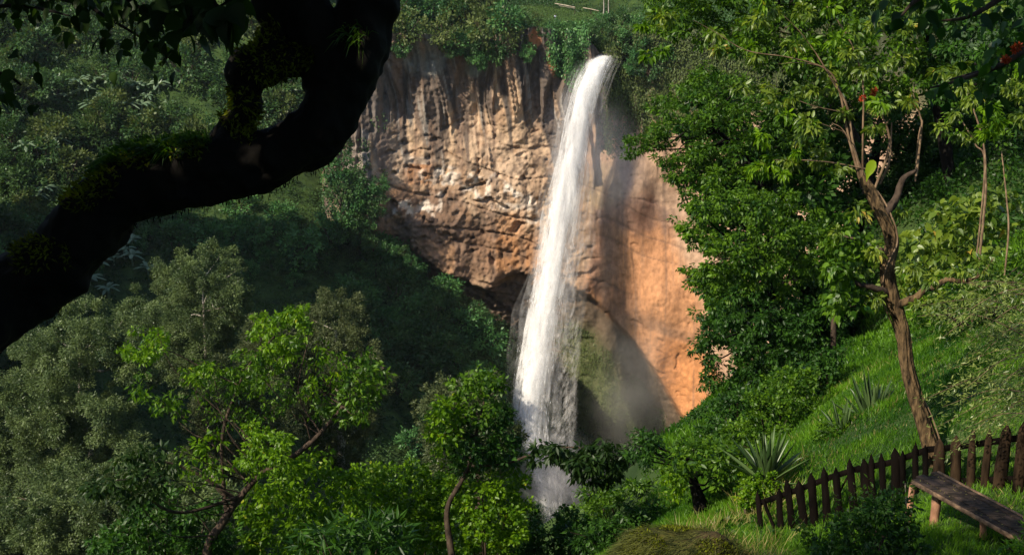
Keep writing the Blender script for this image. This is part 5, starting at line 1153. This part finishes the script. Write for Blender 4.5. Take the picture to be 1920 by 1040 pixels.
# ================================================================== THE DARK LIMB NEAR THE CAMERA
def near_tree():
    O = np.array([-2.75, 3.3, -3.2]); root = empty('foreground_tree', O, 'huge dark mossy tree limb crossing the upper left in silhouette', 'tree')
    def Q(px, py, d): return P(px, py, d) - O
    def pth(l, d): return [Q(a, b, d + dd) for a, b, h, dd in l], [h * .95 * (d + dd) / F for a, b, h, dd in l]
    bg = Bag()
    p, r = pth([(-420,1000,88,-.3),(-330,860,84,-.25),(-200,720,76,-.2),(-60,612,74,-.1),(30,545,72,0),(105,487,68,0),(165,425,64,0),(225,370,64,0),(290,338,66,0),(360,322,66,0),(440,306,64,0),(520,292,52,0),(585,262,50,0),(624,208,50,0),(648,140,54,0),(670,70,53,0),(696,0,52,0),(725,-80,52,.05),(760,-220,48,.1)], 4.0)
    p = [np.array([0, 0, -.3]), np.array([.15, .02, .5])] + p[0:]; r = [.24, .20] + r
    tube(bg, p, r, 22, 10, .05)
    p, r = pth([(632,170,46,0),(610,105,54,0),(580,50,52,-.02),(548,-10,50,-.05),(520,-90,46,-.1),(500,-200,42,-.2)], 4.0); tube(bg, p, r, 18, 9, .06)
    p, r = pth([(600,95,36,0),(560,102,38,0),(515,112,38,-.02),(476,130,38,-.04),(460,165,32,-.04),(456,205,32,-.03),(440,240,36,0),(415,285,44,0)], 4.0); tube(bg, p, r, 18, 9, .10)
    p, r = pth([(520,120,26,-.03),(505,90,20,-.06),(515,50,22,-.06),(505,10,24,-.08),(490,-60,22,-.1)], 4.0); tube(bg, p, r, 14, 8, .12)
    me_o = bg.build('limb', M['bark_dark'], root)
    rm = me_o.modifiers.new('r', 'REMESH'); rm.mode = 'VOXEL'; rm.voxel_size = .011
    dg = bpy.context.evaluated_depsgraph_get(); me = bpy.data.meshes.new_from_object(me_o.evaluated_get(dg)); me_o.modifiers.clear()
    n = len(me.vertices); co = np.empty(n * 3, np.float32); me.vertices.foreach_get('co', co); no = np.empty(n * 3, np.float32); me.vertices.foreach_get('normal', no)
    co = co.reshape(-1, 3).astype(float); no = no.reshape(-1, 3)
    dsp = .010 * (1 - 2 * np.abs(noise(co[:, 0] * 9 + co[:, 2] * 4, co[:, 1] * 9, co[:, 2] * 7 - co[:, 0] * 4))) + .026 * fbm(co[:, 0] * 5, co[:, 1] * 5, co[:, 2] * 5, 4) + .007 * fbm(co[:, 0] * 26, co[:, 1] * 26, co[:, 2] * 26, 2)
    co = co + no * dsp[:, None]; me.vertices.foreach_set('co', co.astype(np.float32).ravel()); me.polygons.foreach_set('use_smooth', np.ones(len(me.polygons), bool))
    me.materials.clear(); me.materials.append(M['bark_dark']); me_o.data = me
    # moss cushions and shaggy tufts on the upper side
    px, py, d = proj(co + O)
    tufty = no[:, 2] + .35 * fbm(co[:, 0] * 4, co[:, 1] * 4, co[:, 2] * 4, 3)
    spots = np.zeros(n)
    for cx, cy_, rx, ry in ((78,470,55,34),(150,360,50,30),(190,325,40,25),(450,205,40,55),(490,110,62,50),(540,110,45,36),(500,80,30,40),(345,280,60,30),(250,300,50,20),(455,250,30,24)):
        spots = np.maximum(spots, np.exp(-(((px - cx) / rx) ** 2 + ((py - cy_) / ry) ** 2)))
    cand = np.where((spots + .25 * fbm(co[:, 0] * 9, co[:, 1] * 9, co[:, 2] * 9, 3) > .42) & (no[:, 1] < .35))[0]
    cand = RNG.choice(cand, min(len(cand), 15000), replace=len(cand) < 15000) if len(cand) else cand
    q = Bag(); leaf_quads(co[cand], no[cand] + RNG.normal(0, .6, (len(cand), 3)) - [0, 0, .3], RNG.normal(0, 1, (len(cand), 3)), RNG.uniform(.012, .032, len(cand)), .008, np.clip(spots[cand] * .8 + RNG.normal(0, .2, len(cand)), 0, 1), q); q.build('moss', M['moss'], root)
    cand = np.where((tufty > .75) & (px > 130) & (px < 400) & (py < 330))[0]; cand = RNG.choice(cand, 1300)
    sel = np.concatenate([cand, RNG.choice(np.where((px > 640) & (px < 690) & (py > 50) & (py < 90) & (no[:, 1] < 0))[0], 60)])
    q = Bag(); leaf_quads(co[sel], no[sel] * .8 + RNG.normal(0, .45, (len(sel), 3)) + [-.5, 0, .25], RNG.normal(0, 1, (len(sel), 3)), RNG.uniform(.03, .10, len(sel)), .006, RNG.uniform(0, .6, len(sel)), q, droop=.5); q.build('fern_tuft', M['mid'], root)
    hang = np.where((no[:, 2] < -.7) & (px > 100) & (px < 620))[0]; hang = RNG.choice(hang, 260)
    q = Bag(); leaf_quads(co[hang], RNG.normal(0, .2, (len(hang), 3)) - [0, 0, 1], RNG.normal(0, 1, (len(hang), 3)), RNG.uniform(.01, .035, len(hang)), .005, 0, q); tag(q.build('rootlets', M['bark_dark'], root), None, None, None, 'stuff')
    # leaf sprays in the top left corner, from twigs of this tree
    lf = Bag()
    def spray(pa, n, L, m=None, dj=.12):
        m = lf
        pp = spline(np.array([Q(*a) for a in pa]), 8); tw = Bag(); tube(tw, pp, np.linspace(.009, .003, len(pp)), 6, 1, do_spline=False)
        k = RNG.integers(1, len(pp), n); pos = pp[k] + RNG.normal(0, dj * .35, (n, 3))
        leaf_round(pos, RNG.normal(0, .5, (n, 3)) + [0, -.1, -.7], RNG.normal(0, .5, (n, 3)) + [-.2, -.7, .4], L * RNG.uniform(.6, 1.2, n), L * .8 * RNG.uniform(.7, 1.1, n), RNG.uniform(0, 1, n), m); tw.build('twig', M['bark_dark'], root)
    spray([(-60,20,4.2),(30,10,4.1),(90,20,4.0),(130,30,3.9)], 46, .045)
    spray([(-40,-30,4.2),(60,-10,4.1),(140,5,4.0),(180,15,3.9)], 60, .045)
    spray([(120,-30,4.0),(180,20,3.9),(230,50,3.8),(280,80,3.8)], 50, .055, dj=.18)
    spray([(180,-40,3.7),(240,0,3.7),(300,40,3.7),(330,60,3.6)], 60, .06, dj=.2)
    spray([(300,-60,3.6),(340,-10,3.5),(360,20,3.4),(350,45,3.4)], 22, .085, dj=.12)
    spray([(380,-50,3.4),(400,0,3.3),(418,30,3.3),(430,50,3.3)], 16, .10, dj=.10)
    spray([(450,-60,3.5),(440,-10,3.4),(400,20,3.4)], 14, .08, dj=.1)
    spray([(-60,110,3.6),(-20,130,3.6),(20,145,3.6),(40,160,3.6)], 22, .055, dj=.14)
    spray([(-60,170,3.6),(-30,170,3.6),(0,180,3.6)], 10, .06, dj=.1)
    lf.build('leaves', M['dark_leaf'], root)
    # the rest of its crown, out of view, massed to shade the limb
    cr = Bag(); cs = []
    for k in range(230):
        c = np.array([RNG.uniform(-7.5, 3.4), RNG.uniform(-4.5, 6.5), RNG.uniform(1.0, 4.6)])
        p_, q_, d_ = proj(c); 
        if d_ > .3 and -60 < p_ < 1980 and q_ > -150: continue
        cs.append(c); clump(cr, c - O, (.75, .75, .45), 150, .15, .11, 8, .45, .7, .5, 'quad')
    for k in range(100):     # unseen leaf clumps added beyond the left edge to shade the limb
        c = np.array([RNG.uniform(-7, -2.6), RNG.uniform(-2.5, 3.8), RNG.uniform(-.6, 1.3)])
        p_, q_, d_ = proj(c)
        if d_ > .3 and p_ > -260: continue
        cs.append(c); clump(cr, c - O, (.7, .7, .45), 150, .15, .11, 8, .45, .7, .5, 'quad')
    cr.build('crown', M['dark_leaf'], root)
    tb = Bag()
    a0 = Q(760, -220, 4.1)
    for c in cs[::7]:
        tube(tb, [a0, (a0 + c - O) / 2 + [0, 0, .3], c - O], [.04, .03, .01], 6, 5)
    tb.build('bough', M['bark_dark'], root)
near_tree()

# dark branches hanging in at the upper right, close to the camera
def right_tree():
    O = np.array([6.2, 5.2, -5.3]); O[2] = float(G(O[0], O[1])) - .3; root = empty('overhanging_tree', O, 'dark broad-leaved branches with a red flower hanging in at the upper right corner', 'tree')
    tb = Bag(); lf = Bag()
    tube(tb, np.array([O, [6.0, 5.3, -2.5], [5.4, 5.6, 0.2], [4.8, 6.2, 1.4]]) - O, [.18, .15, .12, .08], 12, 8, .08)
    for pa in ([(2050,-60,7),(1960,60,7),(1880,120,7),(1800,150,7),(1745,165,7)], [(2040,-10,7.2),(1950,70,7.2),(1860,125,7.2),(1780,150,7)], [(1990,-90,6.6),(1900,-20,6.6),(1820,30,6.6),(1760,40,6.6)], [(1900,-90,6.4),(1800,-40,6.4),(1720,0,6.4),(1690,30,6.4)], [(2060,40,7),(1960,80,7),(1900,95,7)]):
        pp = spline(np.array([P(*a) for a in pa]), 8) - O; pp = np.vstack([np.array([4.8, 6.2, 1.4]) - O, pp]); tube(tb, pp, np.linspace(.03, .006, len(pp)), 6, 1, do_spline=False)
        n = 34; k = RNG.integers(6, len(pp), n); pos = pp[k] + RNG.normal(0, .10, (n, 3))
        leaf_round(pos, RNG.normal(0, .5, (n, 3)) + [0, 0, -.6], RNG.normal(0, .6, (n, 3)) + [-.2, -.5, .5], .10 * RNG.uniform(.6, 1.2, n), .07, RNG.uniform(0, .8, n), lf)
    tb.build('trunk', M['bark_mid'], root); lf.build('leaves', M['deep'], root)
    for px, py, r_ in ((1908,92,11),(1884,112,6)):
        fb = Bag(); clump(fb, P(px, py, 6.9) - O, r_ * .75 * 6.9 / F, 150, .025, .009, 6, .5, .3, .1, 'quad'); fb.build('flower', M['red'], root)
right_tree()

# ---- air between the camera and the far wall
lo, hi = np.array([-1560., -1260., -150.]), np.array([1560., 1860., 75.])
V = np.array([[x, y, z] for z in (lo[2], hi[2]) for y in (lo[1], hi[1]) for x in (lo[0], hi[0])])
m, n_, l_ = mat('haze'); v_ = N(n_, 'VolumePrincipled'); v_.inputs['Density'].default_value = HAZE; v_.inputs['Color'].default_value = (.80, .90, 1, 1); v_.inputs['Anisotropy'].default_value = .2
o_ = N(n_, 'OutputMaterial'); l_.new(v_.outputs[0], o_.inputs['Volume'])
tag(obj('haze', V, np.array([[0, 2, 3, 1], [4, 5, 7, 6], [0, 1, 5, 4], [2, 6, 7, 3], [0, 4, 6, 2], [1, 3, 7, 5]]), m), 'thin blue-grey air over the gorge', 'haze', None, 'stuff')
